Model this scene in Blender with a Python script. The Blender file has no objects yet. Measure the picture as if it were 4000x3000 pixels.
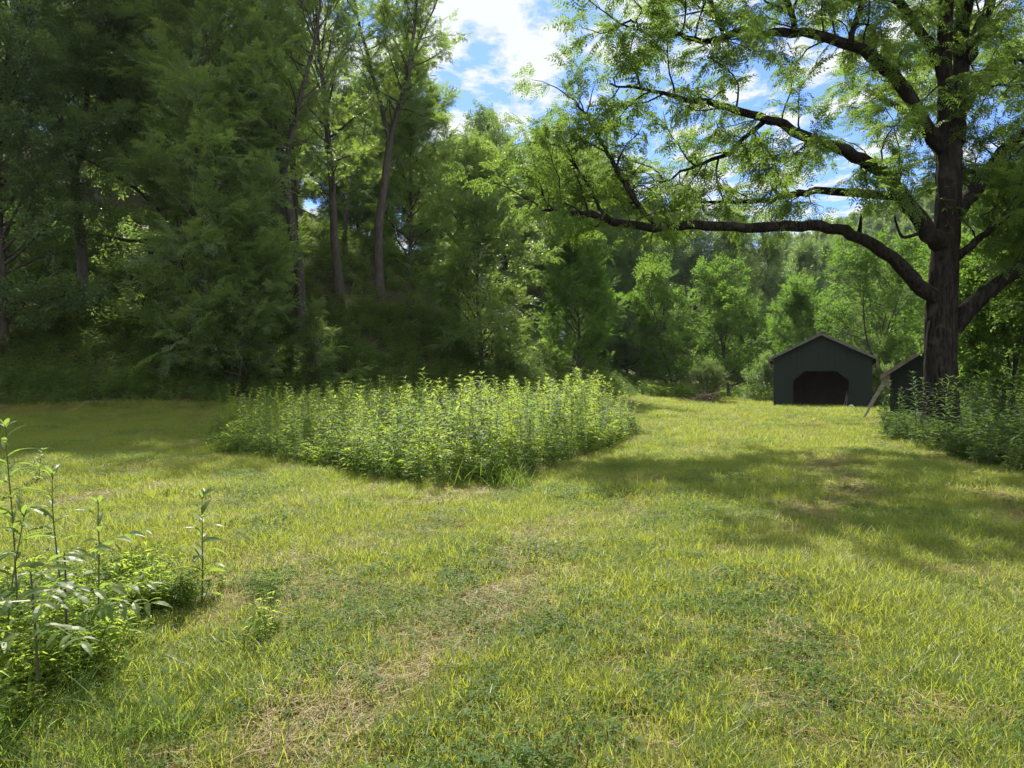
import bpy, math, random
import numpy as np
from mathutils import Vector, Matrix

# ------------------------------------------------------------------ camera, sky, sun, exposure
C = bpy.context.scene.collection
SC = bpy.context.scene
R_ = math.radians
F = 2700.0            # focal length in photo pixels (4000 wide)
HZ = 1482.0           # horizon row
CZ = 1.65
cam_d = bpy.data.cameras.new('camera')
cam = bpy.data.objects.new('camera', cam_d); C.objects.link(cam)
cam_d.sensor_width = 36; cam_d.lens = 36*F/4000; cam_d.clip_start = .05; cam_d.clip_end = 5000
cam.location = (0, 0, CZ)
cam.rotation_euler = (math.pi/2 - math.atan((1500-HZ)/F), 0, 0)
SC.camera = cam
SUN_EL, SUN_AZ = 50.0, -8.0     # azimuth measured from +Y towards +X
W = bpy.data.worlds.new('World'); SC.world = W; W.use_nodes = True
nt = W.node_tree; nt.nodes.clear()
def wn(t, **k):
    n = nt.nodes.new(t)
    for a, b in k.items(): setattr(n, a, b)
    return n
sky = wn('ShaderNodeTexSky', sky_type='NISHITA', sun_disc=False, sun_elevation=R_(SUN_EL), sun_rotation=R_(SUN_AZ),
         air_density=1.0, dust_density=.4, ozone_density=2.0)
tint = wn('ShaderNodeMix', data_type='RGBA', blend_type='MULTIPLY'); tint.inputs[0].default_value = 1
tint.inputs[7].default_value = (.44, .58, .9, 1)
bg1 = wn('ShaderNodeBackground'); bg1.inputs[1].default_value = .11
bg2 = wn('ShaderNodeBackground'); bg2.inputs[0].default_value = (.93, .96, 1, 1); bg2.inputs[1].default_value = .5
tc = wn('ShaderNodeTexCoord'); sep = wn('ShaderNodeSeparateXYZ')
mx = wn('ShaderNodeMath', operation='MAXIMUM'); mx.inputs[1].default_value = .06
dv = wn('ShaderNodeVectorMath', operation='DIVIDE'); cmb = wn('ShaderNodeCombineXYZ')
mp = wn('ShaderNodeMapping'); mp.inputs['Location'].default_value = (3.1, 1.7, 0); mp.inputs['Scale'].default_value = (1.5, 1.15, 1)
n1 = wn('ShaderNodeTexNoise'); n1.inputs['Scale'].default_value = 3.0; n1.inputs['Detail'].default_value = 9; n1.inputs['Roughness'].default_value = .62
n2 = wn('ShaderNodeTexNoise'); n2.inputs['Scale'].default_value = .45; n2.inputs['Detail'].default_value = 3
ad = wn('ShaderNodeMath', operation='MULTIPLY_ADD'); ad.inputs[1].default_value = .55
rp = wn('ShaderNodeValToRGB'); rp.color_ramp.elements[0].position = .72; rp.color_ramp.elements[1].position = .82
mxs = wn('ShaderNodeMixShader'); wo = wn('ShaderNodeOutputWorld')
L = nt.links.new
L(tc.outputs['Generated'], sep.inputs[0]); L(sep.outputs[2], mx.inputs[0])
for i in range(3): L(mx.outputs[0], cmb.inputs[i])
L(tc.outputs['Generated'], dv.inputs[0]); L(cmb.outputs[0], dv.inputs[1]); L(dv.outputs[0], mp.inputs[0])
L(mp.outputs[0], n1.inputs[0]); L(mp.outputs[0], n2.inputs[0])
L(n2.outputs[0], ad.inputs[0]); L(n1.outputs[0], ad.inputs[2]); 
L(sky.outputs[0], tint.inputs[6]); L(tint.outputs[2], bg1.inputs[0])
bk = wn('ShaderNodeMapRange'); bk.inputs[1].default_value = .25; bk.inputs[2].default_value = -.5; bk.inputs[3].default_value = 0; bk.inputs[4].default_value = .16   # extra unseen cloud added behind the camera to fill the shaded forest front
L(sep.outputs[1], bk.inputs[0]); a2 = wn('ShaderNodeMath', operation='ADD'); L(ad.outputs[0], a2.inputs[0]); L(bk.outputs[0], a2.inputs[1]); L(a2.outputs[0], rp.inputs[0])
cs = wn('ShaderNodeMapRange'); cs.inputs[1].default_value = .3; cs.inputs[2].default_value = -.5; cs.inputs[3].default_value = .46; cs.inputs[4].default_value = .85   # that unseen cloud is also brightened, as added fill light
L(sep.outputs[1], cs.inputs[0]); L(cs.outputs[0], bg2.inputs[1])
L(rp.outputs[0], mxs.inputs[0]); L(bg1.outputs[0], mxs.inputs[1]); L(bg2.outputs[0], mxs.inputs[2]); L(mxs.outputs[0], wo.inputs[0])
sl = bpy.data.lights.new('sun', 'SUN'); sl.energy = 5.0; sl.angle = R_(.5); sl.color = (1, .94, .82)
so = bpy.data.objects.new('sun', sl); C.objects.link(so)
sd = Vector((math.sin(R_(SUN_AZ))*math.cos(R_(SUN_EL)), math.cos(R_(SUN_AZ))*math.cos(R_(SUN_EL)), math.sin(R_(SUN_EL))))
so.rotation_euler = sd.to_track_quat('Z', 'Y').to_euler(); so.location = (0, 0, 60)
SC.view_settings.view_transform = 'Standard'; SC.view_settings.look = 'None'
SC.view_settings.exposure = 1.15; SC.view_settings.gamma = 1
SC.cycles.max_bounces = 8; SC.cycles.diffuse_bounces = 5; SC.cycles.transmission_bounces = 6; SC.cycles.glossy_bounces = 2
SC.cycles.use_adaptive_sampling = False; SC.cycles.use_denoising = True; SC.cycles.denoising_prefilter = 'NONE'; SC.cycles.sample_clamp_indirect = 4

# ------------------------------------------------------------------ helpers
def P(px, py, Y):
    return np.array(((px-2000)/F*Y, Y, CZ-(py-HZ)/F*Y))

def unit(v): return v/(np.linalg.norm(v)+1e-9)

def tag(o, label, cat, group=None, kind=None):
    if label: o['label'] = label
    if cat: o['category'] = cat
    if group: o['group'] = group
    if kind: o['kind'] = kind
    return o

def empty(name, loc, rz=0, scale=1):
    o = bpy.data.objects.new(name, None); C.objects.link(o)
    o.location = loc; o.rotation_euler = (0, 0, rz); o.scale = (scale,)*3; o.empty_display_size = .2
    return o

class MB:
    """collects quads; builds one mesh"""
    def __init__(s): s.v = []; s.f = []; s.m = []; s.r = []; s.sm = []; s.n = 0
    def grid(s, V, Fq, mat=0, rnd=.5, smooth=False):
        V = np.asarray(V, float).reshape(-1, 3); Fq = np.asarray(Fq, int).reshape(-1, 4)
        s.v.append(V); s.f.append(Fq+s.n); s.n += len(V)
        s.m.append(np.full(len(Fq), mat)); s.sm.append(np.full(len(Fq), smooth))
        s.r.append(np.broadcast_to(np.asarray(rnd, float), (len(V),)).copy() if np.ndim(rnd) <= 1 else rnd)
    def quads(s, Q, mat=0, rnd=None):
        Q = np.asarray(Q, float).reshape(-1, 4, 3)
        if len(Q) == 0: return
        r = np.full(len(Q), .5) if rnd is None else np.broadcast_to(rnd, (len(Q),))
        s.grid(Q.reshape(-1, 3), np.arange(len(Q)*4).reshape(-1, 4), mat, np.repeat(r, 4))
    def tube(s, pts, rad, n=8, mat=0, rnd=.5, cap=True):
        pts = np.asarray(pts, float); rad = np.broadcast_to(np.asarray(rad, float), (len(pts),))
        T = np.gradient(pts, axis=0); T /= np.linalg.norm(T, axis=1)[:, None]+1e-9
        up = np.array((1., 0, 0)) if abs(T[0][0]) < .8 else np.array((0, 1., 0))
        a = unit(up-T[0]*up.dot(T[0])); rows = []
        th = np.arange(n)*2*np.pi/n
        for i in range(len(pts)):
            a = unit(a-T[i]*a.dot(T[i])); b = np.cross(T[i], a)
            rows.append(pts[i]+rad[i]*(np.cos(th)[:, None]*a+np.sin(th)[:, None]*b))
        V = np.concatenate(rows); m = len(pts)
        i = np.arange(m-1)[:, None]*n; j = np.arange(n)[None]; k = (j+1) % n
        Fq = np.stack((i+j, i+k, i+n+k, i+n+j), -1).reshape(-1, 4)
        s.grid(V, Fq, mat, rnd, True)
        if cap and n % 2 == 0:
            for o in (0, (m-1)*n):
                for q in range(n//2-1):
                    s.grid(V[[o+q, o+q+1, o+n-2-q, o+n-1-q]], [[0, 1, 2, 3]], mat, rnd)
    def box(s, lo, hi, mat=0, rnd=.5):
        x0, y0, z0 = lo; x1, y1, z1 = hi
        V = [(x0,y0,z0),(x1,y0,z0),(x1,y1,z0),(x0,y1,z0),(x0,y0,z1),(x1,y0,z1),(x1,y1,z1),(x0,y1,z1)]
        s.grid(V, [(0,3,2,1),(4,5,6,7),(0,1,5,4),(1,2,6,5),(2,3,7,6),(3,0,4,7)], mat, rnd)
    def prism(s, q, d, mat=0, rnd=.5):
        """quad q (4 pts) extruded by vector d"""
        q = np.asarray(q, float); V = np.concatenate((q, q+np.asarray(d, float)))
        s.grid(V, [(0,3,2,1),(4,5,6,7),(0,1,5,4),(1,2,6,5),(2,3,7,6),(3,0,4,7)], mat, rnd)
    def bar(s, a, b, w, h, mat=0, rnd=.5, up=(0, 0, 1)):
        a = np.asarray(a, float); b = np.asarray(b, float); t = unit(b-a); u = np.asarray(up, float)
        sd_ = unit(np.cross(t, u)); u = np.cross(sd_, t)
        q = [a-sd_*w/2-u*h/2, a+sd_*w/2-u*h/2, a+sd_*w/2+u*h/2, a-sd_*w/2+u*h/2]
        s.prism(q, b-a, mat, rnd)
    def mesh(s, name, mats):
        V = np.concatenate(s.v).astype(np.float32); Fq = np.concatenate(s.f).astype(np.int32)
        me = bpy.data.meshes.new(name)
        me.vertices.add(len(V)); me.vertices.foreach_set('co', V.ravel())
        me.loops.add(Fq.size); me.loops.foreach_set('vertex_index', Fq.ravel())
        me.polygons.add(len(Fq)); me.polygons.foreach_set('loop_start', np.arange(len(Fq), dtype=np.int32)*4)
        me.polygons.foreach_set('material_index', np.concatenate(s.m).astype(np.int32))
        me.polygons.foreach_set('use_smooth', np.concatenate(s.sm).astype(bool))
        at = me.attributes.new('rnd', 'FLOAT', 'POINT'); at.data.foreach_set('value', np.concatenate(s.r).astype(np.float32))
        for m in mats: me.materials.append(m)
        me.update(calc_edges=True)
        return me
    def build(s, name, mats, parent=None):
        o = bpy.data.objects.new(name, s.mesh(name, mats if isinstance(mats, (list, tuple)) else [mats])); C.objects.link(o)
        if parent: o.parent = parent
        return o

def frames(D, roll):
    """rows x=D, z up-ish, rolled; returns (m,3,3) with columns x,y,z"""
    D = D/np.linalg.norm(D, axis=1)[:, None]
    U = np.tile((0., 0, 1), (len(D), 1)); U[np.abs(D[:, 2]) > .97] = (1, 0, 0)
    Yv = np.cross(U, D); Yv /= np.linalg.norm(Yv, axis=1)[:, None]
    Zv = np.cross(D, Yv); c, s_ = np.cos(roll)[:, None], np.sin(roll)[:, None]
    return np.stack((D, c*Yv+s_*Zv, -s_*Yv+c*Zv), -1)

def stamp(Q, Rm, p, sc):
    return (np.einsum('mij,nkj->mnki', Rm, Q)*sc[:, None, None, None]+p[:, None, None, :]).reshape(-1, 4, 3)

def vnoise(x, y, seed=0):
    """smooth value noise in 0..1"""
    xi = np.floor(x).astype(np.int64); yi = np.floor(y).astype(np.int64); fx = x-xi; fy = y-yi
    fx = fx*fx*(3-2*fx); fy = fy*fy*(3-2*fy)
    def h(a, b):
        n = (a*374761393+b*668265263+seed*1442695041) & 0xffffffff
        n = ((n ^ (n >> 13))*1274126177) & 0xffffffff
        return ((n ^ (n >> 16)) & 0xffff)/65535.
    return (h(xi, yi)*(1-fx)+h(xi+1, yi)*fx)*(1-fy)+(h(xi, yi+1)*(1-fx)+h(xi+1, yi+1)*fx)*fy

# ------------------------------------------------------------------ materials
def new_mat(name):
    m = bpy.data.materials.new(name); m.use_nodes = True
    m.node_tree.nodes.clear(); return m, m.node_tree
def leaf_mat(name, cols, trans, tf=.45, rough=.55, spec=.2, world_mix=None, inst=.35):
    """cols: dark, mid, light leaf colours; trans: colour of light through the leaf"""
    m, t = new_mat(name); N = t.nodes.new; K = t.links.new
    at = N('ShaderNodeAttribute'); at.attribute_name = 'rnd'
    oi = N('ShaderNodeObjectInfo')
    mixv = N('ShaderNodeMix'); mixv.data_type = 'FLOAT'; mixv.inputs[0].default_value = inst
    K(at.outputs['Fac'], mixv.inputs[2]); K(oi.outputs['Random'], mixv.inputs[3])
    rp = N('ShaderNodeValToRGB'); e = rp.color_ramp.elements
    e[0].position = .1; e[0].color = (*cols[0], 1); e[1].position = .9; e[1].color = (*cols[-1], 1)
    for i, c in enumerate(cols[1:-1]):
        x = e.new(.1+.8*(i+1)/(len(cols)-1)); x.color = (*c, 1)
    K(mixv.outputs[0], rp.inputs[0]); col = rp.outputs[0]
    if world_mix:
        g = N('ShaderNodeNewGeometry'); n = N('ShaderNodeTexNoise'); n.inputs['Scale'].default_value = world_mix[1]; n.inputs['Detail'].default_value = 4
        K(g.outputs['Position'], n.inputs['Vector'])
        r2 = N('ShaderNodeValToRGB'); r2.color_ramp.elements[0].position = .42; r2.color_ramp.elements[1].position = .68
        K(n.outputs[0], r2.inputs[0])
        ml = N('ShaderNodeMath'); ml.operation = 'MULTIPLY'; ml.inputs[1].default_value = world_mix[2]; K(r2.outputs[0], ml.inputs[0])
        mc = N('ShaderNodeMix'); mc.data_type = 'RGBA'; K(ml.outputs[0], mc.inputs[0]); K(col, mc.inputs[6]); mc.inputs[7].default_value = (*world_mix[0], 1)
        col = mc.outputs[2]
    b = N('ShaderNodeBsdfPrincipled'); b.inputs['Roughness'].default_value = rough; b.inputs['Specular IOR Level'].default_value = spec
    K(col, b.inputs['Base Color'])
    tr = N('ShaderNodeBsdfTranslucent'); mt = N('ShaderNodeMix'); mt.data_type = 'RGBA'; mt.blend_type = 'MIX'; mt.inputs[0].default_value = .75
    K(col, mt.inputs[6]); mt.inputs[7].default_value = (*trans, 1); K(mt.outputs[2], tr.inputs[0])
    ms = N('ShaderNodeMixShader'); ms.inputs[0].default_value = tf; K(b.outputs[0], ms.inputs[1]); K(tr.outputs[0], ms.inputs[2])
    o = N('ShaderNodeOutputMaterial'); K(ms.outputs[0], o.inputs[0]); return m

def rough_mat(name, stops, scale=(1, 1, 1), nscale=4, detail=6, rough=.85, bump=.4, bdist=.02, coord='Object', distort=0., spec=.3, metallic=0):
    m, t = new_mat(name); N = t.nodes.new; K = t.links.new
    tc = N('ShaderNodeTexCoord'); mp = N('ShaderNodeMapping'); mp.inputs['Scale'].default_value = scale
    K(tc.outputs[coord], mp.inputs[0])
    n = N('ShaderNodeTexNoise'); n.inputs['Scale'].default_value = nscale; n.inputs['Detail'].default_value = detail; n.inputs['Roughness'].default_value = .6; n.inputs['Distortion'].default_value = distort
    K(mp.outputs[0], n.inputs[0])
    rp = N('ShaderNodeValToRGB'); e = rp.color_ramp.elements
    e[0].position = stops[0][0]; e[0].color = (*stops[0][1], 1); e[1].position = stops[-1][0]; e[1].color = (*stops[-1][1], 1)
    for p_, c in stops[1:-1]: x = e.new(p_); x.color = (*c, 1)
    K(n.outputs[0], rp.inputs[0])
    b = N('ShaderNodeBsdfPrincipled'); b.inputs['Roughness'].default_value = rough; b.inputs['Specular IOR Level'].default_value = spec; b.inputs['Metallic'].default_value = metallic
    K(rp.outputs[0], b.inputs['Base Color'])
    bm = N('ShaderNodeBump'); bm.inputs['Strength'].default_value = bump; bm.inputs['Distance'].default_value = bdist
    K(n.outputs[0], bm.inputs['Height']); K(bm.outputs[0], b.inputs['Normal'])
    o = N('ShaderNodeOutputMaterial'); K(b.outputs[0], o.inputs[0]); return m

M = {}
M['walnut_leaf'] = leaf_mat('walnut_leaf', [(.03, .06, .012), (.05, .09, .016), (.075, .115, .02)], (.28, .44, .06), .5, rough=.5, spec=.22)
M['dark_leaf'] = leaf_mat('dark_leaf', [(.042, .075, .032), (.062, .108, .04), (.09, .14, .048)], (.27, .42, .07), .47, rough=.42, spec=.6)
M['mid_leaf'] = leaf_mat('mid_leaf', [(.048, .08, .028), (.07, .115, .034), (.1, .15, .042)], (.34, .5, .07), .5, rough=.42, spec=.55)
M['bright_leaf'] = leaf_mat('bright_leaf', [(.035, .08, .014), (.055, .11, .016), (.08, .14, .02)], (.24, .42, .05), .5)
M['pale_leaf'] = leaf_mat('pale_leaf', [(.05, .08, .025), (.075, .11, .035), (.1, .14, .05)], (.22, .32, .06), .45)
M['weed_leaf'] = leaf_mat('weed_leaf', [(.055, .1, .015), (.08, .135, .018), (.11, .17, .022)], (.54, .68, .085), .56)
M['shade_leaf'] = leaf_mat('shade_leaf', [(.022, .045, .014), (.035, .065, .018), (.05, .085, .022)], (.16, .27, .04), .42, rough=.6, spec=.12)  # leaf colour darkened to stand in for shade
M['weed_stem'] = rough_mat('weed_stem', [(.3, (.05, .07, .02)), (.7, (.09, .1, .03))], nscale=20)
M['dark_stem'] = rough_mat('dark_stem', [(.3, (.03, .035, .015)), (.7, (.06, .055, .03))], nscale=20)
M['herb_leaf'] = leaf_mat('herb_leaf', [(.035, .075, .015), (.055, .105, .018), (.08, .13, .022)], (.26, .4, .06), .48)
M['grass'] = leaf_mat('grass', [(.05, .1, .02), (.09, .145, .028), (.145, .18, .04), (.26, .22, .09)], (.54, .6, .06), .48, rough=.45, spec=.35, world_mix=((.2, .175, .04), .5, .3))
M['lush'] = leaf_mat('lush', [(.035, .078, .018), (.055, .105, .022), (.085, .135, .03)], (.34, .48, .055), .45, rough=.55, spec=.15)
M['straw'] = leaf_mat('straw', [(.13, .1, .04), (.24, .19, .085), (.36, .3, .15)], (.3, .25, .1), .2)
M['fore_leaf'] = leaf_mat('fore_leaf', [(.04, .08, .02), (.06, .11, .024), (.09, .14, .032)], (.36, .52, .08), .45, rough=.45, spec=.3, world_mix=((.13, .12, .035), 16, .55))
M['dead_stem'] = leaf_mat('dead_stem', [(.06, .04, .02), (.12, .075, .035), (.16, .1, .05)], (.1, .06, .03), .1)
M['bark'] = rough_mat('bark', [(.3, (.025, .021, .017)), (.7, (.075, .065, .053))], scale=(1, 1, .25), nscale=7, bump=.8, bdist=.05)
M['pale_bark'] = rough_mat('pale_bark', [(.3, (.06, .055, .046)), (.55, (.11, .1, .088)), (.75, (.17, .16, .14))], scale=(1, 1, .3), nscale=6, bump=.6, bdist=.04)

# ------------------------------------------------------------------ terrain
BASE = np.array([(-90, 4), (-45, 19), (-25, 27), (-10, 31.5), (0, 36), (6, 44), (10.5, 58), (15, 90), (26, 160), (30, 400)], float)
def hill_s(x, y):
    x = np.asarray(x, float); y = np.asarray(y, float); best = np.full(x.shape, 1e9); sg = np.ones(x.shape)
    for a, b in zip(BASE[:-1], BASE[1:]):
        d = b-a; t = np.clip(((x-a[0])*d[0]+(y-a[1])*d[1])/(d@d), 0, 1)
        qx, qy = a[0]+t*d[0], a[1]+t*d[1]; r = np.hypot(x-qx, y-qy)
        cr = d[0]*(y-a[1])-d[1]*(x-a[0]); u = r < best-1e-6
        best = np.where(u, r, best); sg = np.where(u, np.where(cr > 0, 1, -1), sg)
    return best*sg
def hgt(x, y):
    x = np.asarray(x, float); y = np.asarray(y, float); s = hill_s(x, y)
    sp = (s+np.sqrt(s*s+9))/2-.0; sp = np.where(s < -14, 0, sp-np.clip((s+14)/14, 0, 1)*0.0)
    sp = np.clip(sp-.2, 0, None)
    h = 70*(1-np.exp(-.66*sp/70)); q = np.clip((y-75)/90, 0, 1); h = h*(1-.8*q*q*(3-2*q))
    r = np.clip((x*.35+y*.94-150)/160, 0, 1)*np.clip((x-20)/60, 0, 1); h = h+36*r*r*(3-2*r)
    r2 = np.clip((x-45)/120, 0, 1); h = h+30*r2*r2
    h = h+.10*(vnoise(x*.22, y*.22, 3)-.5)+.05*(vnoise(x*.9, y*.9, 4)-.5)+.025*(vnoise(x*2.6, y*2.6, 5)-.5)
    return h
def h1(x, y): return float(hgt(np.array([x]), np.array([y]))[0])

PATCH = np.array([(-8.6, 20.5), (-6.2, 15.2), (-1.3, 10.6), (-.3, 10.9), (2.0, 15.5), (3.7, 20.8), (3.3, 23.8), (-6, 25)], float)
def inside(x, y, poly):
    r = np.zeros(np.shape(x), bool); j = len(poly)-1
    for i in range(len(poly)):
        a, b = poly[i], poly[j]
        r ^= ((a[1] > y) != (b[1] > y)) & (x < (b[0]-a[0])*(y-a[1])/(b[1]-a[1]+1e-12)+a[0]); j = i
    return r
def dryness(x, y):
    u = x*.92-y*.40; v = x*.40+y*.92        # mowing stripes run along v
    s = .5+.5*np.sin(u*2*np.pi/2.3+1.6*vnoise(v*.25, u*.3, 11)*2)
    n = .55*vnoise(u*1.5, v*.45, 7)+.3*vnoise(x*2.3, y*2.3, 8)+.15*vnoise(x*6, y*6, 9)
    return np.clip(.36*s+1.05*n-.28, 0, 1)

def axis(lo, hi, near, step, grow):
    a = [0.]; d = step
    while a[-1] < hi:
        if a[-1] > near: d *= grow
        a.append(a[-1]+d)
    b = [0.]; d = step
    while b[-1] > lo:
        if b[-1] < -near: d *= grow
        b.append(b[-1]-d)
    return np.array(sorted(set(a+b)))
gx = axis(-1500, 1500, 14, .17, 1.045); gy = axis(-600, 2500, 28, .17, 1.045)
GX, GY = np.meshgrid(gx, gy); GH = hgt(GX, GY)
mb = MB(); nx_, ny_ = len(gx), len(gy)
i = np.arange(ny_-1)[:, None]*nx_; j = np.arange(nx_-1)[None]
mb.grid(np.stack((GX, GY, GH), -1).reshape(-1, 3), np.stack((i+j, i+j+1, i+nx_+j+1, i+nx_+j), -1).reshape(-1, 4), 0, dryness(GX, GY).ravel(), True)
m, t = new_mat('meadow_ground'); N = t.nodes.new; K = t.links.new
at = N('ShaderNodeAttribute'); at.attribute_name = 'rnd'; af = N('ShaderNodeAttribute'); af.attribute_name = 'wood'
g = N('ShaderNodeNewGeometry')
na = N('ShaderNodeTexNoise'); na.inputs['Scale'].default_value = 9; na.inputs['Detail'].default_value = 8; na.inputs['Roughness'].default_value = .7; K(g.outputs['Position'], na.inputs[0])
nb = N('ShaderNodeTexNoise'); nb.inputs['Scale'].default_value = 60; nb.inputs['Detail'].default_value = 6; nb.inputs['Roughness'].default_value = .7; K(g.outputs['Position'], nb.inputs[0])
r1 = N('ShaderNodeValToRGB'); e = r1.color_ramp.elements; e[0].position = .3; e[0].color = (.045, .05, .018, 1); e[1].position = .7; e[1].color = (.13, .13, .045, 1); K(nb.outputs[0], r1.inputs[0])
r2 = N('ShaderNodeValToRGB'); e = r2.color_ramp.elements; e[0].position = .3; e[0].color = (.1, .075, .035, 1); e[1].position = .7; e[1].color = (.3, .24, .12, 1); K(nb.outputs[0], r2.inputs[0])
ma = N('ShaderNodeMath'); ma.operation = 'MULTIPLY_ADD'; ma.inputs[1].default_value = .6; K(na.outputs[0], ma.inputs[0]); K(at.outputs['Fac'], ma.inputs[2])
r3 = N('ShaderNodeValToRGB'); r3.color_ramp.elements[0].position = .5; r3.color_ramp.elements[1].position = .95; K(ma.outputs[0], r3.inputs[0])
m1 = N('ShaderNodeMix'); m1.data_type = 'RGBA'; K(r3.outputs[0], m1.inputs[0]); K(r1.outputs[0], m1.inputs[6]); K(r2.outputs[0], m1.inputs[7])
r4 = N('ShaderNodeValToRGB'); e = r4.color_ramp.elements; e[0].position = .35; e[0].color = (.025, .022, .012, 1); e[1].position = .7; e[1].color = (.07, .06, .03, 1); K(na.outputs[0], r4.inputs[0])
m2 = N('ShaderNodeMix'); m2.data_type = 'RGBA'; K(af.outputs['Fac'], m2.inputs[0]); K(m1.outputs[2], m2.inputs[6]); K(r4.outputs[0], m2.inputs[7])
b = N('ShaderNodeBsdfPrincipled'); b.inputs['Roughness'].default_value = .95; b.inputs['Specular IOR Level'].default_value = .1; K(m2.outputs[2], b.inputs['Base Color'])
bm = N('ShaderNodeBump'); bm.inputs['Strength'].default_value = .8; bm.inputs['Distance'].default_value = .03; K(nb.outputs[0], bm.inputs['Height']); K(bm.outputs[0], b.inputs['Normal'])
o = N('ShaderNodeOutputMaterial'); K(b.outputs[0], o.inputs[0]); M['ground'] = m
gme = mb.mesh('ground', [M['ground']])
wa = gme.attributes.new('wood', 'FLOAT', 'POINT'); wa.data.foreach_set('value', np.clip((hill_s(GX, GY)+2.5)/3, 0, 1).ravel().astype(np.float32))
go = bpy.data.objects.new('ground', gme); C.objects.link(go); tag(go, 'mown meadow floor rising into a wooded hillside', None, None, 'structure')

# ------------------------------------------------------------------ scatter by geometry nodes (stuff)
def variant_set(name, meshes):
    col = bpy.data.collections.new(name)
    for k, me in enumerate(meshes):
        o = bpy.data.objects.new('%s_%02d' % (name, k), me); col.objects.link(o)
    return col
def scatter(name, col, pts, idx, rot, scl, label, cat):
    n = len(pts); me = bpy.data.meshes.new(name); me.vertices.add(n)
    me.vertices.foreach_set('co', np.asarray(pts, np.float32).ravel())
    a = me.attributes.new('vidx', 'INT', 'POINT'); a.data.foreach_set('value', np.asarray(idx, np.int32))
    a = me.attributes.new('vrot', 'FLOAT_VECTOR', 'POINT'); a.data.foreach_set('vector', np.asarray(rot, np.float32).ravel())
    a = me.attributes.new('vscl', 'FLOAT_VECTOR', 'POINT'); a.data.foreach_set('vector', np.repeat(np.asarray(scl, np.float32), 3) if np.ndim(scl) == 1 else np.asarray(scl, np.float32).ravel())
    o = bpy.data.objects.new(name, me); C.objects.link(o); tag(o, label, cat, None, 'stuff')
    ng = bpy.data.node_groups.new(name, 'GeometryNodeTree')
    ng.interface.new_socket('Geometry', in_out='INPUT', socket_type='NodeSocketGeometry'); ng.interface.new_socket('Geometry', in_out='OUTPUT', socket_type='NodeSocketGeometry')
    gi = ng.nodes.new('NodeGroupInput'); gout = ng.nodes.new('NodeGroupOutput'); ip = ng.nodes.new('GeometryNodeInstanceOnPoints')
    ci = ng.nodes.new('GeometryNodeCollectionInfo'); ci.inputs[0].default_value = col; ci.inputs[1].default_value = True; ci.inputs[2].default_value = True
    def na_(nm, ty):
        x = ng.nodes.new('GeometryNodeInputNamedAttribute'); x.data_type = ty; x.inputs[0].default_value = nm; return x.outputs[0]
    k = ng.links.new
    k(gi.outputs[0], ip.inputs['Points']); k(ci.outputs[0], ip.inputs['Instance']); ip.inputs['Pick Instance'].default_value = True
    k(na_('vidx', 'INT'), ip.inputs['Instance Index']); k(na_('vrot', 'FLOAT_VECTOR'), ip.inputs['Rotation']); k(na_('vscl', 'FLOAT_VECTOR'), ip.inputs['Scale'])
    k(ip.outputs[0], gout.inputs[0])
    md = o.modifiers.new('scatter', 'NODES'); md.node_group = ng
    return o

# ------------------------------------------------------------------ small plant pieces
def blades(rng, n, rad, h0, h1_, w, lean=.35, curl=.35, seg=3):
    a = rng.uniform(0, 2*np.pi, n); r = rad*np.sqrt(rng.uniform(0, 1, n)); base = np.stack((r*np.cos(a), r*np.sin(a), np.full(n, -.01)), -1)
    az = rng.uniform(0, 2*np.pi, n); d = np.stack((np.cos(az), np.sin(az), 0*az), -1); tw = az+np.pi/2+rng.normal(0, .5, n)
    s = np.stack((np.cos(tw), np.sin(tw), 0*tw), -1); h = rng.uniform(h0, h1_, n); le = np.abs(rng.normal(0, lean, n)); cu = rng.uniform(.1, 1, n)*curl
    ww = w*rng.uniform(.6, 1.3, n); rows = []
    for k in range(seg+1):
        t = k/seg
        c = base+d*((le*t+cu*t*t)*h)[:, None]+np.array((0, 0, 1.))*(h*(t-.45*cu*t*t))[:, None]
        wv = s*(ww*.5*(1-.88*t**1.6))[:, None]; rows.append((c-wv, c+wv))
    Q = np.stack([np.stack((rows[k][0], rows[k][1], rows[k+1][1], rows[k+1][0]), 1) for k in range(seg)], 1)
    return Q.reshape(-1, 4, 3), np.repeat(rng.uniform(0, 1, n), seg)
def straws(rng, n, rad, l0, l1, w):
    a = rng.uniform(0, 2*np.pi, n); r = rad*np.sqrt(rng.uniform(0, 1, n)); c = np.stack((r*np.cos(a), r*np.sin(a), rng.uniform(.004, .035, n)), -1)
    az = rng.uniform(0, 2*np.pi, n); l = rng.uniform(l0, l1, n); el = rng.normal(0, .16, n)
    d = np.stack((np.cos(az)*np.cos(el), np.sin(az)*np.cos(el), np.sin(el)), -1); s = np.stack((-np.sin(az), np.cos(az), rng.normal(0, .4, n)), -1)
    e = rng.normal(0, .1, n)[:, None]*s; ww = (w*rng.uniform(.5, 1.3, n))[:, None]*.5
    A, Mid, B = c-d*l[:, None]/2, c+e*l[:, None], c+d*l[:, None]/2
    Q = np.stack((np.stack((A-s*ww, A+s*ww, Mid+s*ww, Mid-s*ww), 1), np.stack((Mid-s*ww, Mid+s*ww, B+s*ww*.5, B-s*ww*.5), 1)), 1)
    return Q.reshape(-1, 4, 3), np.repeat(rng.uniform(0, 1, n), 2)
def leaf1(L_, W_, droop=.15, at=.42):
    return np.array([[(0, 0, 0), (L_*at, -W_/2, .05*L_), (L_, 0, -droop*L_), (L_*at, W_/2, .05*L_)]])
def leaf2(L_, W_, droop=.2, fold=.18, at=.42):
    b, c, tp = (0, 0, 0), (L_*at, 0, -fold*W_), (L_, 0, -droop*L_)
    return np.array([[b, c, tp, (L_*at, W_/2, .03*L_)], [b, (L_*at, -W_/2, .03*L_), tp, c]])
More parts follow.
